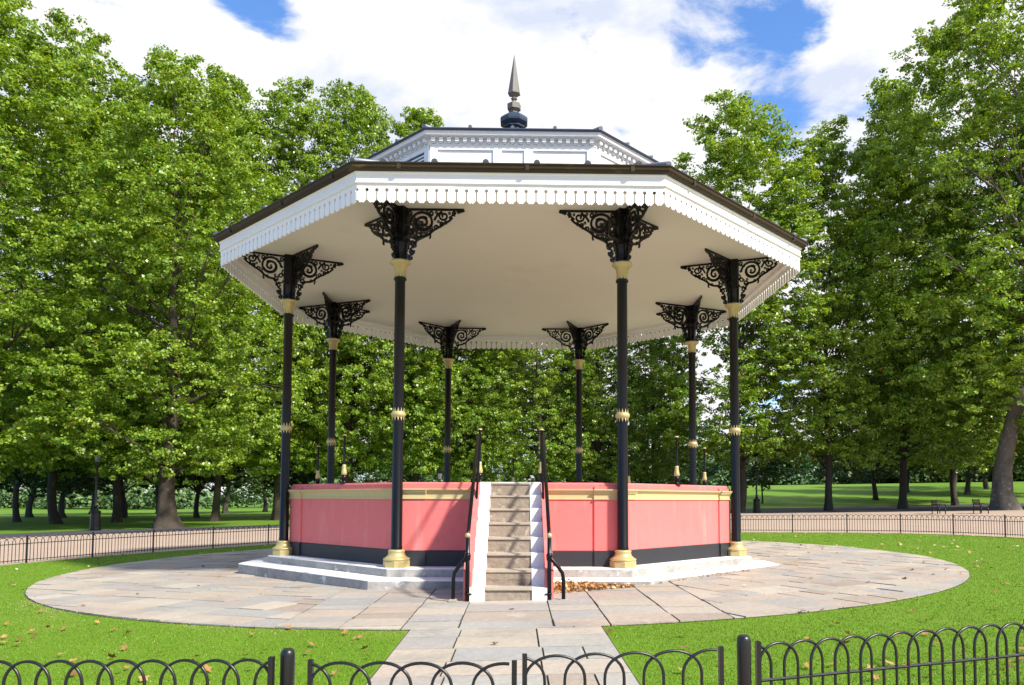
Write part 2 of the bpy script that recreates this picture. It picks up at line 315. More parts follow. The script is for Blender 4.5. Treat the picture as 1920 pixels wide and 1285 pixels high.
# terrace of flagstones (disc) with straight path to the gate
TY = 1.21
c_, s_ = math.cos(rad(TY)), math.sin(rad(TY))
def L2W(x, y): return (x * c_ - y * s_, x * s_ + y * c_)
RT = 9.2; TCX = -0.1; PW = 1.05
def clip(poly, nx, ny_, d):            # keep nx*x+ny*y<=d
    out = []
    for i in range(len(poly)):
        a, b = poly[i], poly[(i + 1) % len(poly)]
        da, db = nx * a[0] + ny_ * a[1] - d, nx * b[0] + ny_ * b[1] - d
        if da <= 0: out.append(a)
        if da * db < 0:
            t = da / (da - db); out.append((a[0] + t * (b[0] - a[0]), a[1] + t * (b[1] - a[1])))
    return out
def clip_disc(poly):
    if all(math.hypot(x - TCX, y) < RT * .97 for x, y in poly): return poly
    for k in range(72):
        a = 2 * PI * k / 72
        poly = clip(poly, math.cos(a), math.sin(a), RT + TCX * math.cos(a))
        if len(poly) < 3: return []
    return poly
def area(p): return abs(sum(p[i][0] * p[(i + 1) % len(p)][1] - p[(i + 1) % len(p)][0] * p[i][1] for i in range(len(p)))) / 2
def shrink(poly, d):
    n = len(poly); A = sum(poly[i][0] * poly[(i + 1) % n][1] - poly[(i + 1) % n][0] * poly[i][1] for i in range(n))
    if A < 0: poly = poly[::-1]
    out = poly
    for i in range(n):
        a, b = poly[i], poly[(i + 1) % n]; ex, ey = b[0] - a[0], b[1] - a[1]; L = math.hypot(ex, ey)
        if L < 1e-4: continue
        nx, ny_ = ey / L, -ex / L
        out = clip(out, nx, ny_, nx * a[0] + ny_ * a[1] - d)
        if len(out) < 3: return []
    return out
slabs = MB(); rs = random.Random(3)
def put_slab(poly, gap=0.006):
    poly = clip_disc(poly) if area(poly) else poly
    poly = shrink(poly, gap * 1.1 + rs.random() ** 3 * .010) if len(poly) > 2 else []
    if len(poly) < 3 or area(poly) < .004: return
    W_ = [L2W(*p) for p in poly]; n = len(W_)
    tx, ty, dz = rs.gauss(0, .0035), rs.gauss(0, .0035), rs.gauss(0, .0035)
    cx, cy = sum(p[0] for p in W_) / n, sum(p[1] for p in W_) / n
    top = [(x, y, g(x, y) + .034 + dz + tx * (x - cx) + ty * (y - cy)) for x, y in W_]
    bot = [(x, y, z - .03) for x, y, z in top]
    slabs.add(top + bot, [tuple(range(n))] + [(i + n, (i + 1) % n + n, (i + 1) % n, i) for i in range(n)], a=rs.random())
def split(x0, x1, y0, y1, out, mn, mx_):
    w_, h_ = x1 - x0, y1 - y0
    if (w_ <= mx_ and h_ <= mx_ * .72 and rs.random() < .75) or (w_ < mn * 2 and h_ < mn * 2): out.append((x0, x1, y0, y1)); return
    if w_ > h_ * 1.3: m_ = x0 + w_ * rs.uniform(.36, .64); split(x0, m_, y0, y1, out, mn, mx_); split(m_, x1, y0, y1, out, mn, mx_)
    else: m_ = y0 + h_ * rs.uniform(.36, .64); split(x0, x1, y0, m_, out, mn, mx_); split(x0, x1, m_, y1, out, mn, mx_)
colx = [-2.62, -1.86, -1.16, -0.53, 0.53, 1.16, 1.95, 2.62]
for a, b in zip(colx[:-1], colx[1:]):
    y = -10.2
    while y < -3.5:
        h_ = rs.uniform(.42, .72) if b - a < .9 else rs.uniform(.5, .8)
        put_slab([(a, y), (b, y), (b, y + h_), (a, y + h_)], .008); y += h_
_cd = clip_disc
pathx = [-1.05, -0.42, 0.30, 0.62, 1.05]
y = -14.3
clip_disc_save = clip_disc
def outside(poly):  # path slabs: keep the part before the disc
    return poly
while y < -9.0:
    h_ = rs.uniform(.45, .75)
    xs = [-1.05, -0.48 + rs.uniform(-.02, .02), 0.33, 1.05] if rs.random() < .6 else [-1.05, -0.46, 0.36, 0.74, 1.05]
    for a, b in zip(xs[:-1], xs[1:]):
        y1 = min(y + h_, -9.12)
        poly = shrink([(a, y), (b, y), (b, y1), (a, y1)], .009)
        if len(poly) < 3 or area(poly) < .01: continue
        W_ = [L2W(*p) for p in poly]; top = [(px, py, g(px, py) + .031 + rs.gauss(0, .0012)) for px, py in W_]; n = len(top)
        slabs.add(top + [(q[0], q[1], q[2] - .03) for q in top], [tuple(range(n))] + [(i + n, (i + 1) % n + n, (i + 1) % n, i) for i in range(n)], a=rs.random())
    y += h_
for side in (-1, 1):
    rects = []; ang = rad(24 * side)
    split(-12, 12, -12, 12, rects, .34, .98)
    ca, sa = math.cos(ang), math.sin(ang)
    for (x0, x1, y0, y1) in rects:
        P = [(x * ca - y_ * sa, x * sa + y_ * ca) for x, y_ in ((x0, y0), (x1, y0), (x1, y1), (x0, y1))]
        if min(math.hypot(*p) for p in P) > 12: continue
        A_ = clip(P, side * -1, 0, -2.62)                       # beyond the straight columns
        B_ = clip(clip(P, side, 0, 2.62), -side, 0, 0); B_ = clip(B_, 0, -1, 3.6) if B_ else B_
        for Q in (A_, B_):
            if len(Q) > 2 and max(math.hypot(*q) for q in Q) > 4.3:
                put_slab(Q, .006)
ter = slabs.build('terrace_paving', M_slab, attr=True); tag(ter, kind='structure')
disc = [L2W(TCX + (RT + .01) * math.cos(2 * PI * k / 120), (RT + .01) * math.sin(2 * PI * k / 120)) for k in range(120)]
tag(sheet('terrace_bed', disc, 0.022, M_joint), kind='structure')
tag(sheet('path_bed', [L2W(-1.06, -14.4), L2W(1.06, -14.4), L2W(1.06, -9.05), L2W(-1.06, -9.05)], 0.019, M_joint), kind='structure')

# ------------------------------------------------------------------ bandstand
BS = tag(empty('bandstand', (0, 0, 0.0), rad(TY)), 'octagonal bandstand with pink base, white fretwork canopy and eight black columns', 'bandstand')
# stone steps
b = MB(); b.oct([(4.6, .0), (5.85, .0), (5.85, .302), (5.835, .318), (4.6, .318)])
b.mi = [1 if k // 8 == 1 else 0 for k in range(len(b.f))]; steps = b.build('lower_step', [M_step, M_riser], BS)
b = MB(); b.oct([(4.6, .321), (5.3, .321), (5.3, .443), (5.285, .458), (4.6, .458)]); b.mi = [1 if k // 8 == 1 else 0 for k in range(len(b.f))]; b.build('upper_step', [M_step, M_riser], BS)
# wall with pilasters
WR = 4.86
def face_frames():
    for i in range(8):
        yield i, Matrix.Rotation(rad(-90 + 45 * i) + PI / 2, 4, 'Z')       # local -y is outward
AP = math.cos(rad(22.5))
HW = WR * math.sin(rad(22.5))
b = MB(); b.oct([(4.55, .46), (WR, .46), (WR, 1.86), (WR - .02, 1.89), (4.50, 1.89), (4.48, 1.86)])
for i, Mx in face_frames():
    for sgn in (-1, 1):
        x0, x1 = sorted((sgn * (HW - .42), sgn * (HW + .012)))
        b.box(x0, x1, -WR * AP - .03, -WR * AP + .05, .461, 1.83, M_=Mx)
wall = b.build('wall', M_pink, BS)
b = MB(); b.oct([(4.8, .459), (WR + .022, .459), (WR + .022, .715), (WR + .008, .73), (4.8, .73)])
for i, Mx in face_frames():
    for sgn in (-1, 1):
        x0, x1 = sorted((sgn * (HW - .424), sgn * (HW + .030)))
        b.box(x0, x1, -WR * AP - .052, -WR * AP + .04, .4595, .729, M_=Mx)
b.build('plinth_band', M_plinth, wall)
b = MB(); cp = [(4.80, 1.60), (WR + .022, 1.60), (WR + .022, 1.625), (WR + .012, 1.63), (WR + .012, 1.70), (WR + .035, 1.725), (WR + .075, 1.755), (WR + .08, 1.775), (4.80, 1.785)]
b.oct(cp)
for i, Mx in face_frames():
    for sgn in (-1, 1):
        x0, x1 = sorted((sgn * (HW - .426), sgn * (HW + .03)))
        for (d, z0, z1) in ((.055, 1.602, 1.626), (.046, 1.626, 1.70), (.068, 1.70, 1.728), (.088, 1.728, 1.757), (.108, 1.757, 1.779)):
            b.box(x0 - (.004 if sgn > 0 else 0), x1 + (.004 if sgn < 0 else 0), -WR * AP - d, -WR * AP + .02, z0, z1, M_=Mx)
b.build('cornice', M_cornice, wall)
b = MB(); b.oct([(0.05, 1.70), (4.49, 1.70), (4.49, 1.80), (0.05, 1.80)]); b.build('floor', M_tread, BS)

# columns
def lathe_obj(prof, m, name, parent, n=20, **k): b = MB(); b.lathe(prof, n, **k); return b.build(name, m, parent)
def scroll(cx, cz, r0, r1, a0, turns, n=26):
    return [(cx + (r0 + (r1 - r0) * i / n) * math.cos(a0 + turns * 2 * PI * i / n), cz + (r0 + (r1 - r0) * i / n) * math.sin(a0 + turns * 2 * PI * i / n)) for i in range(n + 1)]
def bez(p0, p1, p2, n=10):
    return [((1 - t) ** 2 * p0[0] + 2 * t * (1 - t) * p1[0] + t * t * p2[0], (1 - t) ** 2 * p0[1] + 2 * t * (1 - t) * p1[1] + t * t * p2[1]) for t in [i / n for i in range(n + 1)]]
def fin_mesh():
    b = MB(); T = .028; zt = 6.612
    P = lambda pts: [(x + .105, zt - z) for x, z in pts]      # x out from the post, z down from the ceiling
    R_ = lambda pts, w_: b.ribbon(P(pts), w_ * 1.22, T)
    R_([(-.02, .012), (.5, .012), (.98, .012)], .03)
    R_([(.0, .0), (.0, .5), (.0, .90)], .022)
    R_(scroll(.27, .245, .205, .035, PI, 1.9, 40), .034)                      # great spiral
    R_(scroll(.285, .24, .125, .10, 0.4, .8, 20), .020)
    R_(bez((.47, .20), (.55, .02), (.62, .10)), .030); R_(scroll(.635, .125, .088, .02, -1.9, -1.35, 26), .028)
    R_(bez((.72, .16), (.80, .10), (.84, .06)), .026); R_(scroll(.815, .075, .042, .012, 1.2, 1.1, 16), .022)
    R_(bez((.86, .03), (.90, .07), (.99, .02)), .03); R_(scroll(.885, .05, .024, .01, 0, 1, 10), .018)
    # lower edge sweeping to the column
    R_(bez((.78, .15), (.70, .26), (.56, .28)), .028); R_(bez((.60, .30), (.50, .34), (.43, .40)), .030)
    R_(scroll(.60, .255, .045, .012, -.5, 1.2, 14), .022); R_(scroll(.50, .325, .042, .012, .3, -1.2, 14), .022); R_(scroll(.675, .235, .03, .01, 1.2, 1.1, 12), .02)
    R_(bez((.45, .36), (.38, .50), (.20, .50)), .034); R_(bez((.40, .43), (.42, .50), (.385, .52)), .024)
    R_(scroll(.16, .49, .055, .015, .3, 1.4, 16), .024); R_(scroll(.07, .41, .05, .02, 0, 1.1, 16), .022); R_(scroll(.06, .08, .045, .015, .8, 1.2, 14), .022)
    R_(scroll(.41, .08, .045, .015, 2, -1.2, 14), .022); R_(bez((.02, .30), (.08, .36), (.0, .42)), .022)
    R_(bez((.20, .52), (.13, .58), (.155, .64)), .028); R_(scroll(.11, .625, .05, .014, .2, -1.3, 16), .024)
    R_(bez((.12, .56), (.03, .60), (.02, .52)), .02)
    R_(bez((.13, .67), (.02, .70), (.10, .77)), .026); R_(scroll(.085, .755, .05, .015, -.6, 1.2, 16), .024)
    R_(bez((.11, .80), (.0, .83), (.05, .90)), .026); R_(scroll(.065, .868, .032, .010, -1, 1.2, 14), .022)
    for (x, z) in ((.505, .065), (.345, .055), (.43, .33), (.12, .13), (.05, .24), (.73, .075), (.18, .42), (.54, .22), (.33, .455), (.26, .24)):
        R_(scroll(x, z, .018, .018, 0, 1, 8), .014)
    return b.mesh('bracket', M_iron)
FIN = fin_mesh()
sh = MB(); sh.lathe([(.098, .70), (.098, .80), (.093, .81), (.090, 3.0), (.088, 5.34), (.108, 5.355), (.112, 5.375), (.104, 5.395), (.098, 5.40)], 20, cap=False)
sh.lathe([(.095, 5.69), (.112, 5.70), (.098, 5.73), (.098, 5.98), (.115, 6.0), (.115, 6.02)], 16, flute=.06)
sh.box(-.112, .112, -.112, .112, 6.0, 6.619)
ba = MB(); ba.lathe([(.225, .459), (.225, .56), (.215, .57)], 8, PI / 8, smooth=False); ba.lathe([(.20, .565), (.225, .585), (.222, .605), (.19, .62), (.150, .655), (.135, .70), (.140, .715), (.145, .735), (.120, .75), (.10, .752)], 24)
co = MB(); co.lathe([(.092, 2.985), (.105, 2.99), (.122, 3.015), (.125, 3.04), (.122, 3.06), (.105, 3.085), (.092, 3.09)], 20)
for k in range(12):
    a = 2 * PI * k / 12; ca, sa = math.cos(a), math.sin(a)
    for (z0, z1) in ((2.995, 2.92), (3.08, 3.155)):
        q = [(.104 * math.cos(a - .17), .104 * math.sin(a - .17), z0), (.104 * math.cos(a + .17), .104 * math.sin(a + .17), z0), (.108 * ca, .108 * sa, z1), (.085 * ca, .085 * sa, z0)]
        co.add(q, [(0, 1, 2), (0, 2, 3), (1, 3, 2), (0, 3, 1)])
cpt = MB(); cpt.lathe([(.098, 5.40), (.100, 5.41), (.100, 5.56), (.112, 5.59), (.135, 5.61)], 20, flute=.22, cap=False)
cpt.lathe([(.088, 5.40), (.112, 5.602), (.155, 5.625), (.178, 5.645), (.182, 5.665), (.170, 5.685), (.12, 5.69)], 24)
me_sh, me_ba, me_co, me_cp = sh.mesh('column', M_iron), ba.mesh('base', M_gold), co.mesh('collar', M_gold), cpt.mesh('capital', M_gold)
for i in range(8):
    a = rad(22.5 + 45 * i)
    col = link('column', me_sh, BS, (5 * math.cos(a), 5 * math.sin(a), 0), a)
    link('base', me_ba, col, rz=0); link('collar', me_co, col); link('capital', me_cp, col)
    for q in (0, 180, 112.5, -112.5): link('bracket', FIN, col, rz=rad(q))

# canopy: ceiling, valance, fascia, gutter, roof
b = MB(); b.oct([(.42, 6.62), (6.22, 6.62), (6.22, 6.66), (.42, 6.66)])
b.lathe([(.40, 6.622), (.40, 6.652)], 40, cap=True); b.lathe([(.41, 6.66), (.41, 6.619), (.44, 6.615), (.46, 6.619)], 40, cap=False)
b.oct([(.425, 6.6215), (.30, 6.6215)], closed=False)
b.build('ceiling', M_ceil, BS)
RV = 6.33
HV = RV * math.sin(rad(22.5))
nb = 31; bw = 2 * (HV - .004) / nb; w2 = bw / 2
def board():
    zb, zs, zt = 6.235, 6.415, 6.56
    r_ = .030; e = w2 - .0095
    right = [(0, zb + .020), (.010, zb + .004), (.028, zb), (.036, zb + .016), (.044, zb + .014), (.050, zb + .030), (e, zb + .042), (e, zs)]
    right += [(w2 - r_ * math.sin(t), zs + .024 - r_ * math.cos(t)) for t in [.5 + (PI - .5) * k / 5 for k in range(6)]]
    right += [(w2 - .0003, zs + .058), (w2 - .0003, zt)]
    left = [(-x, z) for x, z in right[1:]][::-1]
    return right + left
BRD = board()
rv = random.Random(5)
roof = MB(); roof.oct([(6.42, 6.83), (3.96, 7.70), (3.96, 7.55), (6.36, 6.72)])
roof = roof.build('roof', M_dlead, BS)
for i, Mx in face_frames():
    b = MB()
    for k in range(nb):
        dx = -HV + .004 + w2 + k * bw
        Mk = Mx @ Matrix.Translation((dx, -RV * AP + rv.uniform(-.0015, .0015), rv.uniform(-.002, .002)))
        b.prism(BRD, 0, .022, Mk)
    b.build('valance', M_valance, roof)
b = MB(); b.oct([(6.20, 6.535), (RV + .02, 6.535), (RV + .035, 6.545), (RV + .035, 6.56), (RV + .015, 6.575), (RV + .015, 6.69), (RV + .035, 6.70), (RV + .04, 6.72), (6.20, 6.72)])
b.build('fascia', M_white, roof)
b = MB(); b.oct([(RV + .02, 6.721), (RV + .07, 6.721), (RV + .11, 6.735), (RV + .135, 6.76), (RV + .145, 6.80), (RV + .165, 6.815), (RV + .165, 6.83), (RV + .14, 6.832), (RV + .12, 6.80), (RV + .02, 6.77)])
for i, Mx in face_frames():          # joints between gutter lengths
    for x in (-1.75, .25, 1.9):
        b.prism([(x - .03, 6.73), (x + .03, 6.73), (x + .03, 6.822), (x - .03, 6.822)], -(RV + .157) * AP, -(RV + .1) * AP, Mx)
b.build('gutter', M_gutter, roof)
b = MB()
for i in range(8):
    a = rad(22.5 + 45 * i); b.tube([(6.46 * math.cos(a), 6.46 * math.sin(a), 6.85), (3.97 * math.cos(a), 3.97 * math.sin(a), 7.73)], .05, 8)
for i, Mx in face_frames():
    for x in (-2.0, -1.2, -.4, .4, 1.2, 2.0):
        yo = -6.44 * AP; yi = -max(3.96 * AP, 0); k_ = min(1.0, abs(x) / 2.46)
        yin = yo + (abs(yo) - abs(yi)) * (1.0 if abs(x) < 1.5 else .42)
        zin = 6.86 + (7.72 - 6.86) * (yin - yo) / (abs(yo) - abs(yi))
        b.tube([Mx @ Vector((x, yo, 6.855)), Mx @ Vector((x, yin, zin))], .038, 8)
        b.tube([Mx @ Vector((x, yo - .01, 6.85)), Mx @ Vector((x, yo + .05, 6.88))], .052, 8)
b.build('lead_roll', M_lead, roof)

# raised lantern storey
CR = 4.0; CA = CR * AP; CH = CR * math.sin(rad(22.5))
b = MB(); b.oct([(3.7, 7.5), (CR, 7.5), (CR, 8.20), (3.7, 8.20)])
for i, Mx in face_frames():
    for (x0, x1) in ((-CH, -CH + .14), (-.36, -.20), (.22, .38), (CH - .14, CH)):
        b.box(x0, x1, -CA - .032, -CA + .01, 7.6, 8.118, M_=Mx)
    b.box(-CH, CH, -CA - .034, -CA + .01, 8.085, 8.165, M_=Mx)
cup = b.build('clerestory', M_white, BS)
for i, Mx in face_frames():
    if i in (7, 5, 3):
        for x0, x1 in ((.385, CH - .145), (-.195, .215), (-CH + .145, -.365)):
            b = MB(); z = 7.62
            b.box(x0, x1, -CA - .006, -CA + .005, 7.6, 8.08, M_=Mx, mi=1)  # dark backing painted in for the shade between the slats
            while z < 8.06:
                b.box(x0, x1, -CA - .028, -CA - .004, z, z + .030, M_=Mx); z += .064
            b.build('louvre', [M_white, M_dlead], cup)
b = MB(); b.oct([(3.8, 8.166), (CR + .045, 8.166), (CR + .045, 8.18), (CR + .03, 8.19), (CR + .03, 8.285), (CR + .17, 8.30), (CR + .19, 8.31), (CR + .19, 8.365), (CR + .21, 8.375), (3.8, 8.375)])
b.build('cornice', M_white, cup)
nd = 21; ch2 = (CR + .03) * math.sin(rad(22.5))
for i, Mx in face_frames():
    b = MB(); b.box(-ch2, ch2, -(CR + .03) * AP - .003, -(CR + .03) * AP + .01, 8.193, 8.286, M_=Mx)
    for k in range(nd):
        x = -ch2 + (k + .5) * 2 * ch2 / nd
        b.box(x - .036, x + .036, -(CR + .03) * AP - .085, -(CR + .03) * AP + .004, 8.215, 8.288, M_=Mx)
        b.box(x - .026, x + .026, -(CR + .03) * AP - .050, -(CR + .03) * AP + .003, 8.194, 8.2145, M_=Mx)
    b.build('dentil_course', M_white, cup)
b = MB(); b.oct([(CR + .12, 8.376), (CR + .24, 8.376), (CR + .255, 8.40), (CR + .24, 8.42), (.30, 9.42), (.20, 9.42), (.20, 9.2)])
r2 = b.build('upper_roof', M_dlead, BS)
b = MB()
for i in range(8):
    a = rad(22.5 + 45 * i); b.tube([((CR + .25) * math.cos(a), (CR + .25) * math.sin(a), 8.43), (.3 * math.cos(a), .3 * math.sin(a), 9.44)], .045, 8)
for i, Mx in face_frames():
    for x in (-.78, 0.0, .78):
        yo = -(CR + .25) * AP; f = 1 - abs(x) / 1.75
        b.tube([Mx @ Vector((x, yo, 8.43)), Mx @ Vector((x, yo * (1 - f * .93), 8.43 + f * .93 * 1.0))], .036, 8)
b.build('lead_roll', M_lead, r2)
# finial
b = MB(); b.lathe([(.30, 9.35), (.30, 9.62), (.24, 9.70), (.24, 10.15), (.20, 10.32), (.26, 10.34), (.26, 10.37), (.21, 10.38), (.28, 10.42), (.335, 10.45), (.345, 10.49), (.345, 10.54), (.32, 10.58), (.24, 10.64), (.15, 10.68), (.12, 10.70)], 8, PI / 8, smooth=False)
fin = b.build('finial', M_dlead, BS)
b = MB(); b.lathe([(.08, 10.70), (.10, 10.715), (.10, 10.735), (.07, 10.75), (.115, 10.785), (.165, 10.80), (.165, 10.93), (.10, 10.965), (.05, 10.98), (.042, 11.03), (.075, 11.05), (.082, 11.075), (.045, 11.10), (.045, 11.12), (.09, 11.145), (.155, 11.175), (.155, 11.20), (.145, 11.22)], 6, 0.3, smooth=False)
b.lathe([(.150, 11.205), (.004, 12.15)], 6, 0.3, smooth=False)
b.build('spike', M_spire, fin)

# staircase
ST = MB(); y0s, run, rise, zb_ = -7.0, .326, .215, .17
for i in range(8):
    yf = y0s + i * run; zt_ = zb_ + (i + 1) * rise
    dx = rv.uniform(-.006, .006)
    ST.box(-.325, .325, yf + .012 + rv.uniform(-.006, .006), -4.3, zt_ - rise - .03, zt_ - .036)
stair = ST.build('staircase', M_tread, BS)
b = MB()
for i in range(8):
    yf = y0s + i * run; zt_ = zb_ + (i + 1) * rise
    n = 9; pts = []
    for k in range(n):      # worn, slightly dished nosing
        x = -.324 + .648 * k / (n - 1); dish = .012 * math.sin(PI * k / (n - 1)) + rv.uniform(-.002, .002)
        pts.append((x, zt_ - dish))
    b.prism([(p[0], p[1]) for p in pts] + [(.324, zt_ - .036), (-.324, zt_ - .036)], yf - .012, -4.32)
b.build('nosing', M_nosing, stair)
b = MB()
for sgn in (-1, 1):
    for i in range(8):
        yf = y0s + i * run - .006 + rv.uniform(-.004, .004); zt_ = zb_ + (i + 1) * rise + rv.uniform(-.003, .004)
        x0, x1 = sorted((sgn * .326, sgn * (.51 if i else .535)))
        b.box(x0, x1, yf, yf + run + (.02 if i < 7 else .3), zb_ - .1, zt_)
b.build('painted_edge', M_stepw, stair)
b = MB()
for sgn in (-1, 1):
    x0, x1 = sorted((sgn * .511, sgn * .625))
    for (ya, yb, xa, xb) in ((-6.97, -4.45, x0, x1),):
        prof = [(-6.97, .05), (-6.97, .60), (-6.88, .645), (-4.80, 1.885), (-4.40, 1.887), (-4.40, .05)]
        Mr = Matrix(((0, 1, 0, 0), (1, 0, 0, 0), (0, 0, 1, 0), (0, 0, 0, 1)))
        b.prism(prof, x0, x1, Mr)
b.build('cheek_wall', M_pink, stair)
b = MB(); b.box(-.511, .511, -4.66, -4.30, 1.84, 1.893); b.build('landing_slab', M_stepw, stair)
# handrails
for sgn in (-1, 1):
    b = MB(); X_ = sgn * .565
    b.tube([(X_, -6.99 if sgn else 0, .16), (X_, -6.99, 1.10)], .030, 12)
    b.tube([(X_, -6.99, 1.10), (X_ - sgn * .005, -6.93, 1.16), (X_ - sgn * .01, -4.60, 2.70), (X_ - sgn * .02, -4.50, 2.71)], .028, 12)
    b.tube([(X_, -6.99, .80), (X_ + sgn * .02, -6.99, .79), (X_ + sgn * .13, -6.99, .66), (X_ + sgn * .18, -6.99, .585), (X_ + sgn * .195, -6.99, .50), (X_ + sgn * .197, -6.99, .16)], .0265, 12)
    b.lathe([(.03, .75), (.042, .765), (.042, .80), (.046, .82), (.042, .84), (.03, .86)], 14, cx=X_, cy=-6.99); b.lathe([(.03, .28), (.036, .285), (.036, .31), (.03, .315)], 12, cx=X_, cy=-6.99)
    b.box(X_ - .06 if sgn > 0 else X_ - .03, X_ + .03 if sgn > 0 else X_ + .06, -7.02, -6.96, .288, .308)
    b.tube([(sgn * .535, -4.52, 2.50), (sgn * .54, -5.40, 1.42), (sgn * .54, -5.44, 1.35), (sgn * .54, -5.40, 1.28)], .020, 10)
    b.lathe([(.012, 1.25), (.036, 1.27), (.042, 1.295), (.03, 1.33), (.01, 1.34)], 12, cx=sgn * .54, cy=-5.42)
    hr = b.build('handrail', M_iron, BS)
    b = MB(); b.lathe([(.01, 1.063), (.030, 1.072), (.042, 1.10), (.030, 1.128), (.01, 1.137)], 14, cx=X_, cy=-6.99); b.build('ball', M_gold, hr)
    b = MB(); b.lathe([(.075, g(0, -7) + .03), (.075, g(0, -7) + .055), (.03, g(0, -7) + .06)], 4, PI / 4, cx=X_ + sgn * .2, cy=-6.99, smooth=False); b.build('foot_block', M_nosing, hr)
# rail posts standing on the parapet
pp = MB(); pp.lathe([(.10, 1.891), (.10, 1.90), (.045, 1.905), (.045, 1.96), (.055, 1.965), (.05, 2.03), (.03, 2.05)], 14)
pp.lathe([(.030, 2.24), (.026, 2.26), (.023, 2.5), (.022, 2.76), (.03, 2.77), (.03, 2.785)], 12)
pg = MB(); pg.lathe([(.030, 2.045), (.050, 2.055), (.056, 2.09), (.045, 2.14), (.036, 2.20), (.040, 2.225), (.030, 2.245)], 14); pc = MB(); pc.lathe([(.024, 2.785), (.042, 2.79), (.045, 2.80), (.024, 2.815)], 14)
me_pp, me_pg, me_pc = pp.mesh('rail_post', M_iron), pg.mesh('gilt_vase', M_gold), pc.mesh('cap', M_gold)
spots = [(-.53, -4.5), (.53, -4.5)] + [(4.45 * math.cos(rad(a)), 4.45 * math.sin(rad(a))) for a in (-135, 180, 135, 90, 45, 0, -45)]
for (x, y) in spots:
    q = link('rail_post', me_pp, BS, (x, y, 0)); link('gilt_vase', me_pg, q); link('cap', me_pc, q)

# ------------------------------------------------------------------ iron fences
BAR = .0085
def hoops(b, P0, P1, n_legs, H=.62, rail=.42, z0=None, segs=7, inset=0.0):
    P0 = Vector(P0); P1 = Vector(P1); d = (P1 - P0)
    n = n_legs
    def at(s_, z): p = P0 + d * (inset + s_ * (1 - 2 * inset)); return (p.x, p.y, g(p.x, p.y) + z)
    W3 = 3
    k = 0
    starts = list(range(-2, n, 2))
    for k in starts:
        a, e = k, k + 3
        pts = []
        hl = (e - a) / 2; cx = (a + e) / 2
        sp = H - .135
        arc = []
        for i in range(segs * 2 + 1):
            t = PI - PI * i / (segs * 2); s_ = cx + hl * math.cos(t); z = sp + .135 * math.sin(t) ** .85 if math.sin(t) > 1e-6 else sp
            arc.append((s_, z))
        pts = [(a, .05)] + arc + [(e, .05)]
        pts = [(s_, z) for s_, z in pts if -1e-6 <= s_ <= n + 1e-6]
        if len(pts) < 3: continue
        off = .5 * BAR * (1 if (k // 2) % 2 else -1)
        perp = Vector((-d.y, d.x)).normalized() * off
        q = [at(s_ / n, z) for s_, z in pts]; q = [(x + perp.x, y + perp.y, z) for x, y, z in q]
        b.tube(q, BAR, 6, cap=False)
    for z in (rail, .10):
        p, q = at(0, z), at(1, z); b.tube([p, q], BAR * 1.15, 4, smooth=False)
    return b
def panel(parent, P0, P1, legs, H=.62, inset=0.0, segs=7, end_bars=False, name='hoop_panel', rail=.42):
    b = MB(); hoops(b, P0, P1, legs, H, rail, segs=segs, inset=inset)
    if end_bars:
        for P in (P0, P1):
            x, y = P; dirv = (Vector(P1) - Vector(P0)).normalized(); Mx = Matrix.Translation((x, y, g(x, y))) @ Matrix.Rotation(math.atan2(dirv.y, dirv.x), 4, 'Z')
            b.box(-.011, .011, -.011, .011, 0.02, H + .012, M_=Mx)
    return b.build(name, M_fence, parent)
fb = tag(empty('hoop_fence', (-12.11, 1.53, g(-12.11, 1.53))), 'long curving black hoop-top iron fence round the back of the lawn, before the gravel walk', 'fence')
def abs_parent(o, root):
    o.parent = root; o.matrix_parent_inverse = Matrix.Translation(root.location).inverted() if root.rotation_euler.z == 0 else root.matrix_world.inverted()
pst = MB(); pst.box(-.014, .014, -.020, .020, -.02, .70); pst_me = pst.mesh('post', M_fence)
FP = [(-13.0, -2.2), (-12.65, -.4)] + FENCE + [(15.7, 2.6)]
for a, b_ in zip(FP[:-1], FP[1:]):
    o = panel(None, a, b_, 20, H=.66, segs=4, rail=.50); abs_parent(o, fb)
for a in FP:
    o = link('post', pst_me, None, (a[0], a[1], g(*a)), math.atan2(a[1], a[0]) + PI / 2); abs_parent(o, fb)
def fence_run(pts, label, legs_per_m=11.6, end0=False):
    root = tag(empty('hoop_fence', (pts[0][0], pts[0][1], g(*pts[0]))), label, 'fence')
    for a, b_ in zip(pts[:-1], pts[1:]):
        L = math.hypot(b_[0] - a[0], b_[1] - a[1]); o = panel(None, a, b_, max(4, round(L * legs_per_m)), segs=9, end_bars=False); abs_parent(o, root)
    for a in pts:
        o = MB(); o.box(-.013, .013, -.018, .018, -.02, .635); q = link('post', o.mesh('post', M_fence), None, (a[0], a[1], g(*a)), 0); abs_parent(q, root)
    return root
fence_run([(-0.885, -13.58), (-2.75, -13.50), (-4.6, -12.95), (-6.3, -12.1)], 'black hoop-top iron fence in the left foreground, ending beside the domed gate post')
fence_run([(1.735, -13.36), (3.60, -12.78), (5.35, -11.95), (7.0, -10.8)], 'black hoop-top iron fence climbing to the right foreground edge')
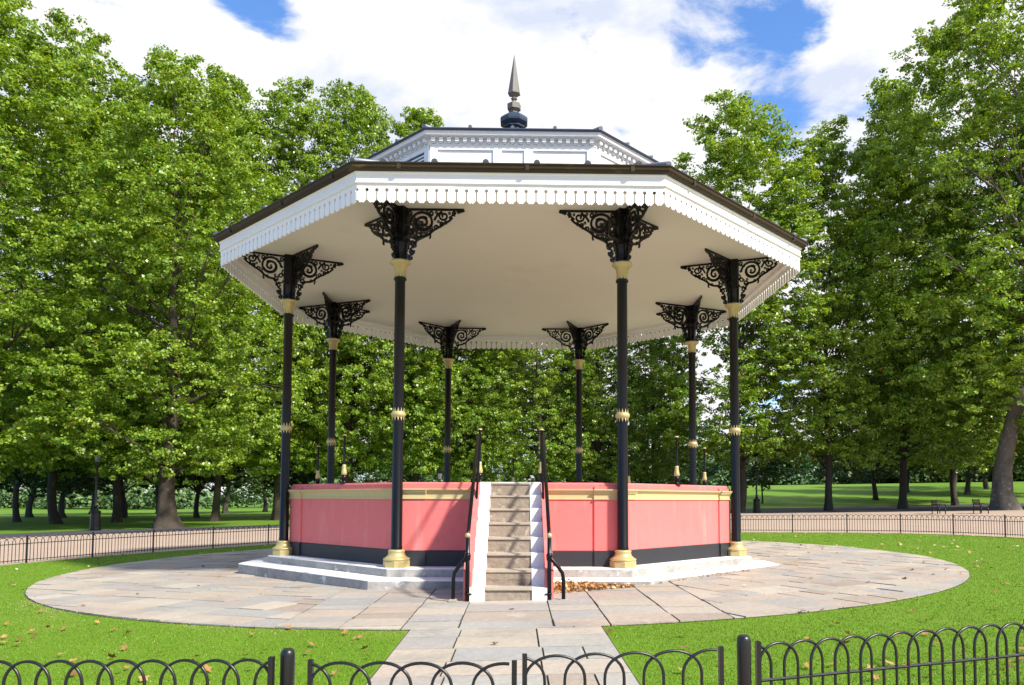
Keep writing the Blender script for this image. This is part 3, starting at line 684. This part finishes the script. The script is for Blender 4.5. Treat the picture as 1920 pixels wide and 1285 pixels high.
for (P0, P1, lab) in (((-.655, -13.66), (.395, -13.76), 'left leaf of the low black hoop-top gate across the paved path'), ((.445, -13.60), (1.50, -13.48), 'right leaf of the low black hoop-top gate, swung slightly inward')):
    root = tag(empty('gate_leaf', (P0[0], P0[1], g(*P0))), lab, 'gate', 'leaves of the path gate')
    o = panel(None, P0, P1, 10, segs=9, inset=0.0, end_bars=False); abs_parent(o, root)
    for P in (P0, P1):
        b = MB(); dv = Vector((P1[0] - P0[0], P1[1] - P0[1])); Mx = Matrix.Rotation(math.atan2(dv.y, dv.x), 4, 'Z'); b.box(-.012, .012, -.012, .012, .02, .635, M_=Mx)
        q = link('end_bar', b.mesh('end_bar', M_fence), None, (P[0], P[1], g(*P))); abs_parent(q, root)
for (x, y, lab, h_) in ((-.825, -13.50, 'black domed iron gate post standing left of the path gate', .665), (1.640, -13.42, 'black domed iron gate post standing right of the path gate', .685)):
    b = MB(); b.lathe([(.038, -.1), (.038, h_ - .035), (.0358, h_ - .02), (.030, h_ - .009), (.020, h_ - .002), (.006, h_)], 24)
    o = b.build('gate_post', M_fence); o.location = (x, y, g(x, y)); tag(o, lab, 'post', 'posts of the path gate')

# ------------------------------------------------------------------ park furniture
def lamp(x, y, label, h_=4.2):
    root = tag(empty('street_lamp', (x, y, g(x, y))), label, 'street lamp', 'black park lamps')
    b = MB(); b.lathe([(.30, 0), (.30, .12), (.27, .16), (.25, .95), (.27, 1.0), (.27, 1.06), (.16, 1.12), (.10, 1.2)], 8, PI / 8, smooth=False); b.build('pedestal', M_iron, root)
    b = MB(); b.lathe([(.09, 1.15), (.075, 1.3), (.10, 1.34), (.065, 1.4), (.05, h_ - .6), (.08, h_ - .56), (.045, h_ - .5), (.045, h_ - .45)], 12)
    b.tube([(-.25, 0, h_ - .72), (.25, 0, h_ - .72)], .015, 6); b.build('pole', M_iron, root)
    b = MB(); b.lathe([(.06, h_ - .46), (.10, h_ - .44), (.17, h_ - .05), (.20, h_ - .03), (.19, h_), (.09, h_ + .14), (.05, h_ + .16), (.05, h_ + .22), (.015, h_ + .32)], 6, smooth=False)
    l = b.build('lantern', M_iron, root)
    b = MB(); b.lathe([(.108, h_ - .42), (.172, h_ - .07)], 6, cap=False, smooth=False); b.build('glass', M_glass, l)
    return root
lamp(-23.6, 24.68, 'black iron park lamp on octagonal pedestal beside the gravel walk, left of the bandstand')
lamp(17.68, 41.51, 'black iron park lamp on octagonal pedestal beside the gravel walk, right of the bandstand', 4.4)
lamp((824 - 1000) / 1438 * 48 + .49, 30.3, 'black iron park lamp seen behind the bandstand, left of the staircase', 3.1)
def bench(x, y, rz, label):
    root = tag(empty('park_bench', (x, y, g(x, y)), rz), label, 'bench', 'benches on the gravel walk')
    b = MB()
    for k in range(5): b.box(-.78, .78, -.02 + k * .095, .055 + k * .095, .42, .45)
    b.build('seat', M_wood, root)
    b = MB()
    for k in range(3): b.box(-.78, .78, .45 + k * .02, .48 + k * .02, .56 + k * .12, .65 + k * .12)
    b.build('backrest', M_wood, root)
    for sx in (-.7, .7):
        b = MB(); b.tube([(sx, 0, 0), (sx, .02, .42)], .03, 8); b.tube([(sx, .46, 0), (sx, .44, .45), (sx, .50, .92)], .03, 8); b.tube([(sx, -.02, .62), (sx, .47, .64)], .028, 8); b.tube([(sx, 0, .42), (sx, -.01, .62)], .025, 8)
        b.build('leg', M_iron, root)
bench(26.6, 31.4, rad(75), 'dark wooden park bench on the gravel walk, the one farther from the leaning plane trunk')
bench(29.0, 30.9, rad(75), 'dark wooden park bench on the gravel walk, the one nearer the leaning plane trunk')
# litter packet by the steps
root = tag(empty('litter_packet', (0.865, -5.72, g(.865, -5.72) + .035), .4), 'crumpled white and blue packet lying by the leaves at the stair foot', 'litter')
b = MB(); b.add([(-.09, 0, 0), (.08, -.01, 0), (.10, .03, .12), (0, .05, .17), (-.08, .04, .13), (-.05, .07, .02), (.07, .08, .02)], [(0, 1, 2, 3, 4), (0, 5, 6, 1), (1, 6, 2), (6, 3, 2), (5, 3, 6), (5, 4, 3), (0, 4, 5)]); b.build('wrapper', M_packw, root)
b = MB(); b.add([(-.05, -.008, .03), (.05, -.012, .03), (.065, .012, .10), (-.03, .015, .105), (0, .0, .07)], [(0, 1, 4), (1, 2, 4), (2, 3, 4), (3, 0, 4)]); b.build('blue_print', M_packb, root)

# ------------------------------------------------------------------ dry leaves
def leaf_shape(r):
    n = 10; pts = [(0, 0, .0)]; curl = r.uniform(.1, .5)
    for k in range(n):
        a = 2 * PI * k / n; q = (1.0 if k % 2 == 0 else .55) * r.uniform(.85, 1.1) * (.8 if k == 5 else 1)
        x, y = q * math.cos(a), q * math.sin(a) * .85
        pts.append((x, y, curl * (abs(y) ** 1.5) + .12 * x * x))
    return pts, [(0, 1 + k, 1 + (k + 1) % n) for k in range(n)]
rl = random.Random(11)
protos = []
for k in range(6):
    b = MB(); vs, fs = leaf_shape(rl); b.add(vs, fs, a=rl.random()); b.tube([(-.7, 0, .05), (-1.35, .1, .02)], .03, 4, a=.2)
    protos.append(b.mesh('fallen_leaf', M_dleaf, attr=True))
def in_poly(x, y, P):
    c = False; n = len(P)
    for i in range(n):
        x1, y1 = P[i]; x2, y2 = P[(i + 1) % n]
        if (y1 > y) != (y2 > y) and x < (x2 - x1) * (y - y1) / (y2 - y1) + x1: c = not c
    return c
def on_path(x, y):
    lx, ly = x * c_ + y * s_, -x * s_ + y * c_
    return abs(lx) < 1.08 and ly < -8.9
def in_disc(x, y):
    lx, ly = x * c_ + y * s_, -x * s_ + y * c_
    return math.hypot(lx - TCX, ly) < RT + .02
cnt = 0
while cnt < 130:
    y = rl.uniform(-13.2, -6.5) if rl.random() < .85 else rl.uniform(-6.5, -2); x = rl.uniform(-9.5, 9.5)
    if abs(x - .5) > (y + 17.66) * .72 + .2: continue
    ind = in_disc(x, y) or on_path(x, y)
    if ind and rl.random() < .93: continue
    if not in_poly(x, y, lawn_pts): continue
    o = link('fallen_leaf', protos[cnt % 6], None, (x, y, g(x, y) + (.045 if ind else .05)), rl.uniform(0, 6.28)); s0 = rl.uniform(.035, .062)
    o.scale = (s0, s0, s0); o.rotation_euler = (rl.gauss(0, .3), rl.gauss(0, .3), rl.uniform(0, 6.28))
    tag(o, 'dry brown plane leaf lying on the ground inside the round fence', 'fallen leaf', 'dry leaves strewn inside the fence'); cnt += 1
def scatter(name, n, pos, label, smin=.03, smax=.055, tilt=.3):
    b = MB()
    for k in range(n):
        x, y, z = pos(); vs, fs = leaf_shape(rl); s0 = rl.uniform(smin, smax)
        R_ = Matrix.Translation((x, y, z)) @ Matrix.Rotation(rl.uniform(0, 6.28), 4, 'Z') @ Matrix.Rotation(rl.gauss(0, tilt), 4, 'X') @ Matrix.Rotation(rl.gauss(0, tilt), 4, 'Y') @ Matrix.Scale(s0, 4)
        b.add([R_ @ Vector(v) for v in vs], fs, a=rl.random())
    return tag(b.build(name, M_dleaf, attr=True), label, 'fallen leaves', kind='stuff')
def pile():
    while True:
        t = rl.random() ** 1.3; x = .72 + 1.35 * t; y = -5.40 - rl.random() * (.98 - .72 * t)
        hh = .14 * max(0, 1 - t * 1.1) * rl.random()
        return x, y, g(x, y) + .04 + hh
scatter('leaf_pile', 850, pile, 'drift of crisp brown leaves heaped beside the stair foot', .026, .050, .7)
def edge():
    t = rl.random(); x = 1.9 + 2.6 * t; y = -5.50 + .25 * rl.random() - (0.0); y += max(0, (x - 2.2)) * .95 * .98
    return x, y - .05 , g(x, y) + .045
scatter('leaf_litter', 110, edge, 'thin line of brown leaf litter along the right-hand step edge', .018, .035)
def back():
    while True:
        x, y = rl.uniform(-12, 15), rl.uniform(-6, 12)
        if in_poly(x, y, lawn_pts) and math.hypot(x, y) > 6.2 and (not in_disc(x, y) or rl.random() < .15): return x, y, g(x, y) + .045
scatter('leaf_litter', 420, back, 'small brown leaves scattered over the lawn behind and beside the terrace', .035, .06)

# ------------------------------------------------------------------ grass blades on the near lawn
def in_poly_np(x, y, P):
    c = np.zeros(len(x), bool); n = len(P)
    for i in range(n):
        x1, y1 = P[i]; x2, y2 = P[(i + 1) % n]
        if y1 == y2: continue
        c ^= ((y1 > y) != (y2 > y)) & (x < (x2 - x1) * (y - y1) / (y2 - y1) + x1)
    return c
nb_ = 640000
dd = 3.6 + (rng.random(nb_) ** 1.7) * 27
xx = .49 + (rng.random(nb_) - .5) * 2 * (dd * .92 + .4); yy = dd - 17.66
lx = xx * c_ + yy * s_; ly = -xx * s_ + yy * c_
keep = (np.hypot(lx - TCX, ly) > RT + .01 - .07 * rng.random(nb_) ** 3) & ~((np.abs(lx) < 1.075 + rng.random(nb_) * .02) & (ly < -8.9)) & (yy > -13.9) & in_poly_np(xx, yy, lawn_pts) & (np.hypot(xx, yy) > 6)
xx, yy = xx[keep], yy[keep]; n = len(xx)
zz = gz(xx, yy) + .014
hgt = rng.uniform(.009, .023, n); wd = rng.uniform(.0020, .0036, n) * (1 + (yy + 17.66) * .10)
ang = rng.uniform(0, 2 * PI, n); la = rng.uniform(0, 2 * PI, n); lean = rng.uniform(0, .9, n) * hgt
P = np.stack([xx, yy, zz], -1); t = np.stack([np.cos(ang) * wd, np.sin(ang) * wd, 0 * wd], -1)
tip = P + np.stack([np.cos(la) * lean, np.sin(la) * lean, hgt], -1)
V = np.stack([P - t, P + t, tip], 1).reshape(-1, 3)
patch = .5 + .5 * np.sin(xx * 1.7 + np.sin(yy * 2.3) * 1.5) * np.sin(yy * 1.1 + 1.0)
av = np.clip(rng.random(n) * .75 + patch * .2, 0, .95); av[rng.random(n) < .035] = 1.0
rr_ = np.hypot(xx * c_ + yy * s_ - TCX, yy * c_ - xx * s_); av[(rng.random(n) < .75 * np.exp(-np.abs(rr_ - RT - .10) / .16) * np.clip(.5 + np.sin(xx * 1.9 + 1) + .5 * np.sin(xx * 5.1), 0, 1)) & (yy < -6) & (xx < 1)] = 1.0
go = link('grass_blades', fast_mesh('grass_blades', V, np.arange(n * 3).reshape(-1, 3), M_blade, av, 3)); tag(go, 'short bright green grass blades covering the near lawn', 'grass', kind='stuff')

# ------------------------------------------------------------------ trees
def leaf_cloud(C, outw, size, r_):
    n = len(C)
    nrm = outw * .45 + np.array([0, 0, .62]) + r_.normal(0, .50, (n, 3)); nrm /= np.linalg.norm(nrm, axis=1)[:, None] + 1e-9
    a = r_.normal(0, 1, (n, 3)); t = np.cross(nrm, a); t /= np.linalg.norm(t, axis=1)[:, None] + 1e-9; b = np.cross(nrm, t)
    s0 = size * r_.uniform(.7, 1.25, n)[:, None]
    return np.stack([C - t * s0 * .5, C + b * s0 * .42 + t * s0 * .05, C + t * s0 * .5, C - b * s0 * .42 + t * s0 * .05], 1).reshape(-1, 3)
def crown_data(seed, H, R, z0, prof, nbough, nclus, nleaf, size, bough_r=(.95, 2.05), spread=.34, inner=.36):
    r_ = np.random.default_rng(seed); ph = r_.uniform(0, 6.28, 6)
    B = []; tries = 0
    while len(B) < nbough and tries < 40000:
        tries += 1
        t = r_.random(); a = r_.uniform(0, 2 * PI)
        pr = np.interp(t, [p[0] for p in prof], [p[1] for p in prof])
        lob = 1 + .13 * math.sin(2 * a + ph[0] + 3 * t) + .11 * math.sin(3 * a + ph[1] - 5 * t) + .08 * math.sin(5 * a + ph[2] + 9 * t)
        q = (.80 + .2 * r_.random()) if r_.random() > inner else math.sqrt(r_.random()) * .75
        if r_.random() > .35 + pr: continue
        br = r_.uniform(*bough_r) * (.65 + .45 * pr)
        rr = max(0, R * pr * lob * q - br * .4)
        c = np.array([rr * math.cos(a), rr * math.sin(a), z0 + t * (H - z0 - br * .7)])
        if any(np.linalg.norm((c - o[0]) / np.array([1, 1, .8])) < (.62 if q > .78 else .45) * (br + o[1]) for o in B) and r_.random() < .92: continue
        B.append((c, br))
    Cs, Os, Vs = [], [], []
    for c, br in B:
        out = c.copy(); out[2] = 0; out /= np.linalg.norm(out) + 1e-6
        tone = r_.uniform(-.12, .12)
        for k in range(nclus):
            d = r_.normal(0, 1, 3); d[2] = d[2] * .85 + .42; d += out * .38; d /= np.linalg.norm(d)
            cc = c + d * np.array([1, 1, .72]) * br * (r_.uniform(.62, 1.10) if r_.random() > .22 else r_.uniform(1.15, 1.6)); cr_ = spread * r_.uniform(.7, 1.35)
            m_ = int(nleaf * r_.uniform(.6, 1.4))
            e = r_.normal(0, 1, (m_, 3)); e /= np.linalg.norm(e, axis=1)[:, None]; e *= (cr_ * r_.random((m_, 1)) ** .45) * np.array([1.15, 1.15, .55])
            Cs.append(cc + e); Os.append(np.repeat(d[None], m_, 0)); Vs.append(np.clip(r_.normal(.47 + tone, .25, m_), 0, .97))
    C = np.concatenate(Cs); O = np.concatenate(Os); v = np.concatenate(Vs)
    v[r_.random(len(v)) < .006] = 1.0
    C[:, 2] = np.maximum(C[:, 2], z0 * .75)
    return B, leaf_cloud(C, O, size, r_), v
def crown_mesh(name, data, m_):
    B, V, v = data; n = len(v)
    return fast_mesh(name, V, np.arange(n * 4).reshape(-1, 4), m_, v, 4)
def trunk_mesh(name, B, H, r0, seed, m_, lean=(0, 0), top=.72, flare=1.75, nlimb=34, z0=4, low=.5):
    r_ = random.Random(seed); b = MB(); n = 14
    ht = H * top; pts = []; rs_ = []
    wob = [(r_.uniform(-.5, .5), r_.uniform(-.5, .5)) for _ in range(4)]
    for i in range(n + 1):
        t = i / n; z = ht * t ** 1.25
        wx = lean[0] * t + sum(wb[0] * math.sin(PI * t * (j + 1)) for j, wb in enumerate(wob)) * .45; wy = lean[1] * t + sum(wb[1] * math.sin(PI * t * (j + 1)) for j, wb in enumerate(wob)) * .45
        pts.append((wx, wy, z)); rs_.append(r0 * ((1 - t) ** .8 * .93 + .07) * (1 + (flare - 1) * math.exp(-z / (r0 * 1.1))))
    pts = [(pts[0][0], pts[0][1], -.4)] + pts; rs_ = [rs_[0] * 1.15] + rs_
    # tube with buttress ripples
    seg = 18; vs = []; ph = r_.uniform(0, 6)
    for p, q in zip(pts, rs_):
        for k in range(seg):
            a = 2 * PI * k / seg; f = 1 + .16 * math.exp(-max(p[2], 0) / (1.2 * r0)) * math.sin(5 * a + ph) + .035 * math.sin(3 * a + p[2] * .7)
            vs.append((p[0] + q * f * math.cos(a), p[1] + q * f * math.sin(a), p[2]))
    b.add(vs, [(i * seg + k, i * seg + (k + 1) % seg, (i + 1) * seg + (k + 1) % seg, (i + 1) * seg + k) for i in range(len(pts) - 1) for k in range(seg)], True)
    for c, br in r_.sample([q for q in B if q[0][2] > z0 * (1.9 if low > .6 else 1.0)], min(nlimb, len(B) // 2)):
        c = Vector(c); hz = max(min(c.z * r_.uniform(low, .85), ht * .97), z0 * .75)
        t = (hz / ht) ** (1 / 1.25); i = min(int(t * n), n - 1); f = t * n - i
        s0 = Vector(pts[i + 1]).lerp(Vector(pts[i + 2]), f); rr = (rs_[i + 1] * (1 - f) + rs_[i + 2] * f) * r_.uniform(.28, .45)
        mid = s0.lerp(c, .5) + Vector((r_.uniform(-.6, .6), r_.uniform(-.6, .6), r_.uniform(.2, 1.4)))
        q = [s0.lerp(mid, u).lerp(mid.lerp(c, u), u) + Vector((r_.uniform(-.12, .12), r_.uniform(-.12, .12), 0)) * (0 < u < 1) for u in (0, .2, .4, .6, .8, 1)]
        b.tube(q, [max(rr * (1 - .85 * u), .03) for u in (0, .2, .4, .6, .8, 1)], 6)
        for _ in range(2):
            e = c + Vector((r_.uniform(-1, 1), r_.uniform(-1, 1), r_.uniform(-.3, 1))) * br * .8
            b.tube([q[3], q[3].lerp(e, .5) + Vector((0, 0, .3)), e], [rr * .3, rr * .2, .015], 5)
    return b.mesh(name, m_)
profA = [(0, .55), (.1, .9), (.3, 1.0), (.55, .92), (.75, .72), (.9, .45), (1, .18)]
profB = [(0, .6), (.12, .95), (.35, 1.0), (.6, .8), (.8, .5), (1, .14)]
profC = [(0, .75), (.2, 1.0), (.5, .95), (.8, .65), (1, .25)]
kinds = {}
def make_kind(key, H, R, z0, prof, nb2, ncl, nlf, size, r0, m_, mb, seed, **k):
    B, V, v = crown_data(seed, H, R, z0, prof, nb2, ncl, nlf, size, **{a: b for a, b in k.items() if a in ('bough_r', 'spread', 'inner')})
    kinds[key] = (fast_mesh('crown', V, np.arange(len(v) * 4).reshape(-1, 4), m_, v, 4), trunk_mesh('trunk', B, H, r0, seed, mb, k.get('lean', (0, 0)), k.get('top', .72), k.get('flare', 1.75), k.get('nlimb', 34), z0, k.get('low', .5)), H, R)
make_kind('A', 30, 7.6, 3.6, profA, 235, 21, 31, .185, .56, M_leaf, M_shadebark, 21)
make_kind('B', 30, 6.0, 3.4, profB, 190, 21, 31, .185, .27, M_leaf, M_shadebark, 22, flare=1.3)
make_kind('C', 30, 6.6, 3.8, profA, 180, 21, 31, .185, .29, M_leaf, M_shadebark, 33, inner=.28, flare=1.3)
make_kind('L', 34, 9.0, 6.0, profC, 245, 20, 30, .19, 0.62, M_leaf, M_bark, 24, lean=(3.2, 0), top=.8, nlimb=50, inner=.2, flare=1.5, low=.74)
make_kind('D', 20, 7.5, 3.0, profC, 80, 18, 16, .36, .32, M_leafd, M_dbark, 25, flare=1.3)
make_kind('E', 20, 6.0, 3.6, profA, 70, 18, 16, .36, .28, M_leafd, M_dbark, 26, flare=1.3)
TREES = []
def tree(name, key, x, y, H, label, rz=0.0, wide=1.0, group=None, sink=0.0):
    root = tag(empty(name, (x, y, g(x, y) - sink), rz), label, 'tree', group); cr_, tr_, H0, R0 = kinds[key]; s0 = H / H0
    root.scale = (s0 * wide, s0 * wide, s0)
    link('trunk', tr_, root); link('crown', cr_, root); return root
def at(u, d): return ((u - 1000) / 1438 * d + .487, d - 17.66)
G1 = 'tall plane trees along the walk'
for (key, u, d, H, wide, rz, lab) in (
    ('A', -70, 44, 33, 1.0, .5, 'massive plane tree filling the upper left corner, its trunk beyond the left edge'),
    ('A', 318, 44.9, 28.5, .92, 2.1, 'big plane tree with a wide flared trunk standing between the left lamp and the bandstand'),
    ('B', 222, 60, 35.5, .95, 1.1, 'tall plane tree behind the left lamp, its top rising left of the sky gap'),
    ('C', 110, 58, 39, .9, 4.0, 'very tall plane tree at the upper left, behind the leftmost one'),
    ('B', 405, 59, 36, .90, 3.7, 'tall plane tree whose pointed top rises just right of the flared-trunk plane'),
    ('C', 520, 60, 35.5, .86, 5.2, 'plane tree with a ragged bright top above the left eave corner'),
    ('A', 655, 62, 36.5, .76, .9, 'plane tree showing a grey trunk above the pink wall between the two left columns'),
    ('B', 775, 64, 35.5, .88, 2.6, 'plane tree whose rounded top slopes down to the lantern roof on its left'),
    ('C', 850, 69, 34.5, .80, 1.5, 'plane tree whose low bright top shows just left of the lantern roof'),
    ('A', 885, 64, 25, .75, 3.3, 'plane tree seen under the canopy left of the staircase'),
    ('C', 1010, 64, 25, .9, 1.9, 'plane tree seen under the canopy straight behind the staircase'),
    ('A', 1120, 67, 25, .78, 4.9, 'plane tree seen under the canopy between staircase and front right column'),
    ('C', 1225, 70, 24, .85, 0.2, 'plane tree seen under the canopy behind the front right column'),
    ('C', 1385, 62, 35.0, 1.0, 0.4, 'plane tree with a sparse top just right of the canopy, trunk behind the outer column'),
    ('C', 1553, 62.7, 32.5, .95, 4.4, 'plane tree with a straight bare lower trunk, first right of the bandstand'),
    ('B', 1690, 66, 38.5, .95, 3.0, 'tall plane tree behind and left of the leaning mottled trunk'),
    ('L', 1885, 56.5, 41, .92, 0.0, 'huge plane tree with a leaning mottled trunk near the right edge'),
    ('A', 2060, 58, 38, 1.0, 2.2, 'plane tree at the far right edge, half out of view'),
    ('B', 1790, 78, 34, 1.0, 5.0, 'tall plane tree filling the space behind the leaning mottled trunk')):
    x, y = at(u, d); tree('plane_tree', key, x, y, H, lab, rz, wide, G1)
G2 = 'dark park trees in the distance'
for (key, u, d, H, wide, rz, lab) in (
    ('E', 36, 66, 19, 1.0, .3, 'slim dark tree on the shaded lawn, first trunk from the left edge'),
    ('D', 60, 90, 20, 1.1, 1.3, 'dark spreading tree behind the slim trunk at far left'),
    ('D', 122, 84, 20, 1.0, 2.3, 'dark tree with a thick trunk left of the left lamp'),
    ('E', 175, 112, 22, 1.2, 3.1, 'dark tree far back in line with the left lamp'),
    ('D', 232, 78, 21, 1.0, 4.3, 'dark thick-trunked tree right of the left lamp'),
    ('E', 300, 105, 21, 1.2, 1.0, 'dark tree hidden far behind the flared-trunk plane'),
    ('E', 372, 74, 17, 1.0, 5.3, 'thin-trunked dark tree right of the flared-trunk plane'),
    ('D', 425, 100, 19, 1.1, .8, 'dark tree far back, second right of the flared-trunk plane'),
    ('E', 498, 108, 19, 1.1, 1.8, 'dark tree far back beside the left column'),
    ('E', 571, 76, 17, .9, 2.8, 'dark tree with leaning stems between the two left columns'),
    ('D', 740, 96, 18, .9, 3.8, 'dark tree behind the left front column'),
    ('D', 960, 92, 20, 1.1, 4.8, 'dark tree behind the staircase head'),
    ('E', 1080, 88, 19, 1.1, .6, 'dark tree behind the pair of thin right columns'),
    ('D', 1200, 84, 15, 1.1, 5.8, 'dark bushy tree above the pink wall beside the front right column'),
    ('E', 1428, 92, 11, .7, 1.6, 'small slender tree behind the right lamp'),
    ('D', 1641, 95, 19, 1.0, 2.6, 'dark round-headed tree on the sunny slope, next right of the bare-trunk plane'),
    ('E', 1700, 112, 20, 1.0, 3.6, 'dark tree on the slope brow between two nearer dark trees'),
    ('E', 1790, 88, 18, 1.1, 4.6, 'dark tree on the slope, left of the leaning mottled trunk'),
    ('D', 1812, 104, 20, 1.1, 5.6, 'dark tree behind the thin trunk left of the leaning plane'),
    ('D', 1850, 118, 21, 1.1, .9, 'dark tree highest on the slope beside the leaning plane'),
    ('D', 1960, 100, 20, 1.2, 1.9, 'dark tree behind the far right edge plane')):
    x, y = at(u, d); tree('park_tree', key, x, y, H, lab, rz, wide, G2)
# far-off woods
def wood(name, u0, u1, d0, d1, n, H, size, nleaf, label, m_, seed):
    r_ = np.random.default_rng(seed); Cs, Os, Vs = [], [], []
    for k in range(n):
        u = r_.uniform(u0, u1); d = r_.uniform(d0, d1); x, y = at(u, d); h_ = H * r_.uniform(.7, 1.15); R0 = h_ * r_.uniform(.35, .5)
        tone = r_.uniform(.25, .75)
        for j in range(20):
            dv = r_.normal(0, 1, 3); dv /= np.linalg.norm(dv); dv[2] = abs(dv[2]) if r_.random() < .25 else dv[2]
            c = np.array([x, y, g(x, y) + h_ * .46]) + dv * np.array([R0, R0, h_ * .42]) * .85
            if j >= 14: c = np.array([x + r_.normal(0, R0 * .8), y + r_.normal(0, 2), g(x, y) + h_ * r_.uniform(.08, .22)])
            m2 = nleaf; e = r_.normal(0, 1, (m2, 3)); e /= np.linalg.norm(e, axis=1)[:, None]; e *= np.array([.42, .42, .26]) * h_ * .5 * r_.random((m2, 1)) ** .4
            C = c + e; C[:, 2] = np.maximum(C[:, 2], g(x, y) + .3)
            Cs.append(C); Os.append(e / (np.linalg.norm(e, axis=1)[:, None] + 1e-6)); Vs.append(np.clip(r_.normal(tone, .15, m2), 0, 1))
    C = np.concatenate(Cs); O = np.concatenate(Os); v = np.concatenate(Vs)
    V = leaf_cloud(C, O, size, r_)
    o = link(name, fast_mesh(name, V, np.arange(len(v) * 4).reshape(-1, 4), m_, v, 4)); tag(o, label, 'woodland', kind='stuff')
wood('distant_wood', 1230, 1700, 165, 215, 46, 12, .75, 75, 'far hazy green wood beyond the sunny slope, right of the bandstand', M_leaff, 41)
wood('distant_wood', -250, 800, 170, 250, 70, 16, .9, 50, 'far belt of dark woodland behind the shaded left lawn', M_leaff, 42)
wood('distant_wood', 800, 1230, 175, 240, 24, 11, .9, 50, 'low far wood glimpsed behind the platform under the canopy', M_leaff, 44)
wood('distant_wood', 1640, 2300, 150, 220, 75, 17, .9, 50, 'far dark wood behind the trees at the right edge', M_leafd, 43)
# ------------------------------------------------------------------ far buildings
def tower(u, d, w_, h_, floors, label, dep=14):
    x, y = at(u, d); root = tag(empty('apartment_tower', (x, y, g(x, y))), label, 'building', 'pale tall buildings beyond the trees')
    b = MB(); b.box(-w_ / 2, w_ / 2, 0, dep, -2, h_); b.build('wall', M_bwall, root)
    b = MB(); b.box(-w_ / 2 - .3, w_ / 2 + .3, -.3, dep + .3, h_ + .003, h_ + .9); b.build('roof', M_bwall, root)
    fh = h_ / floors
    for k in range(floors):
        b = MB(); b.box(-w_ / 2 + .8, w_ / 2 - .8, -.12, .05, k * fh + fh * .35, k * fh + fh * .8)
        for q in range(int(w_ / 2.4)): pass
        b.build('window_band', M_bwin, root)
tower(818, 330, 22, 24, 7, 'pale slab building glimpsed through the leaves behind the second left column')
tower(868, 350, 13, 27, 8, 'narrow pale tower glimpsed through the leaves left of the staircase head')
tower(1292, 360, 20, 32, 9, 'white high-rise glimpsed between the two right-hand rear columns')
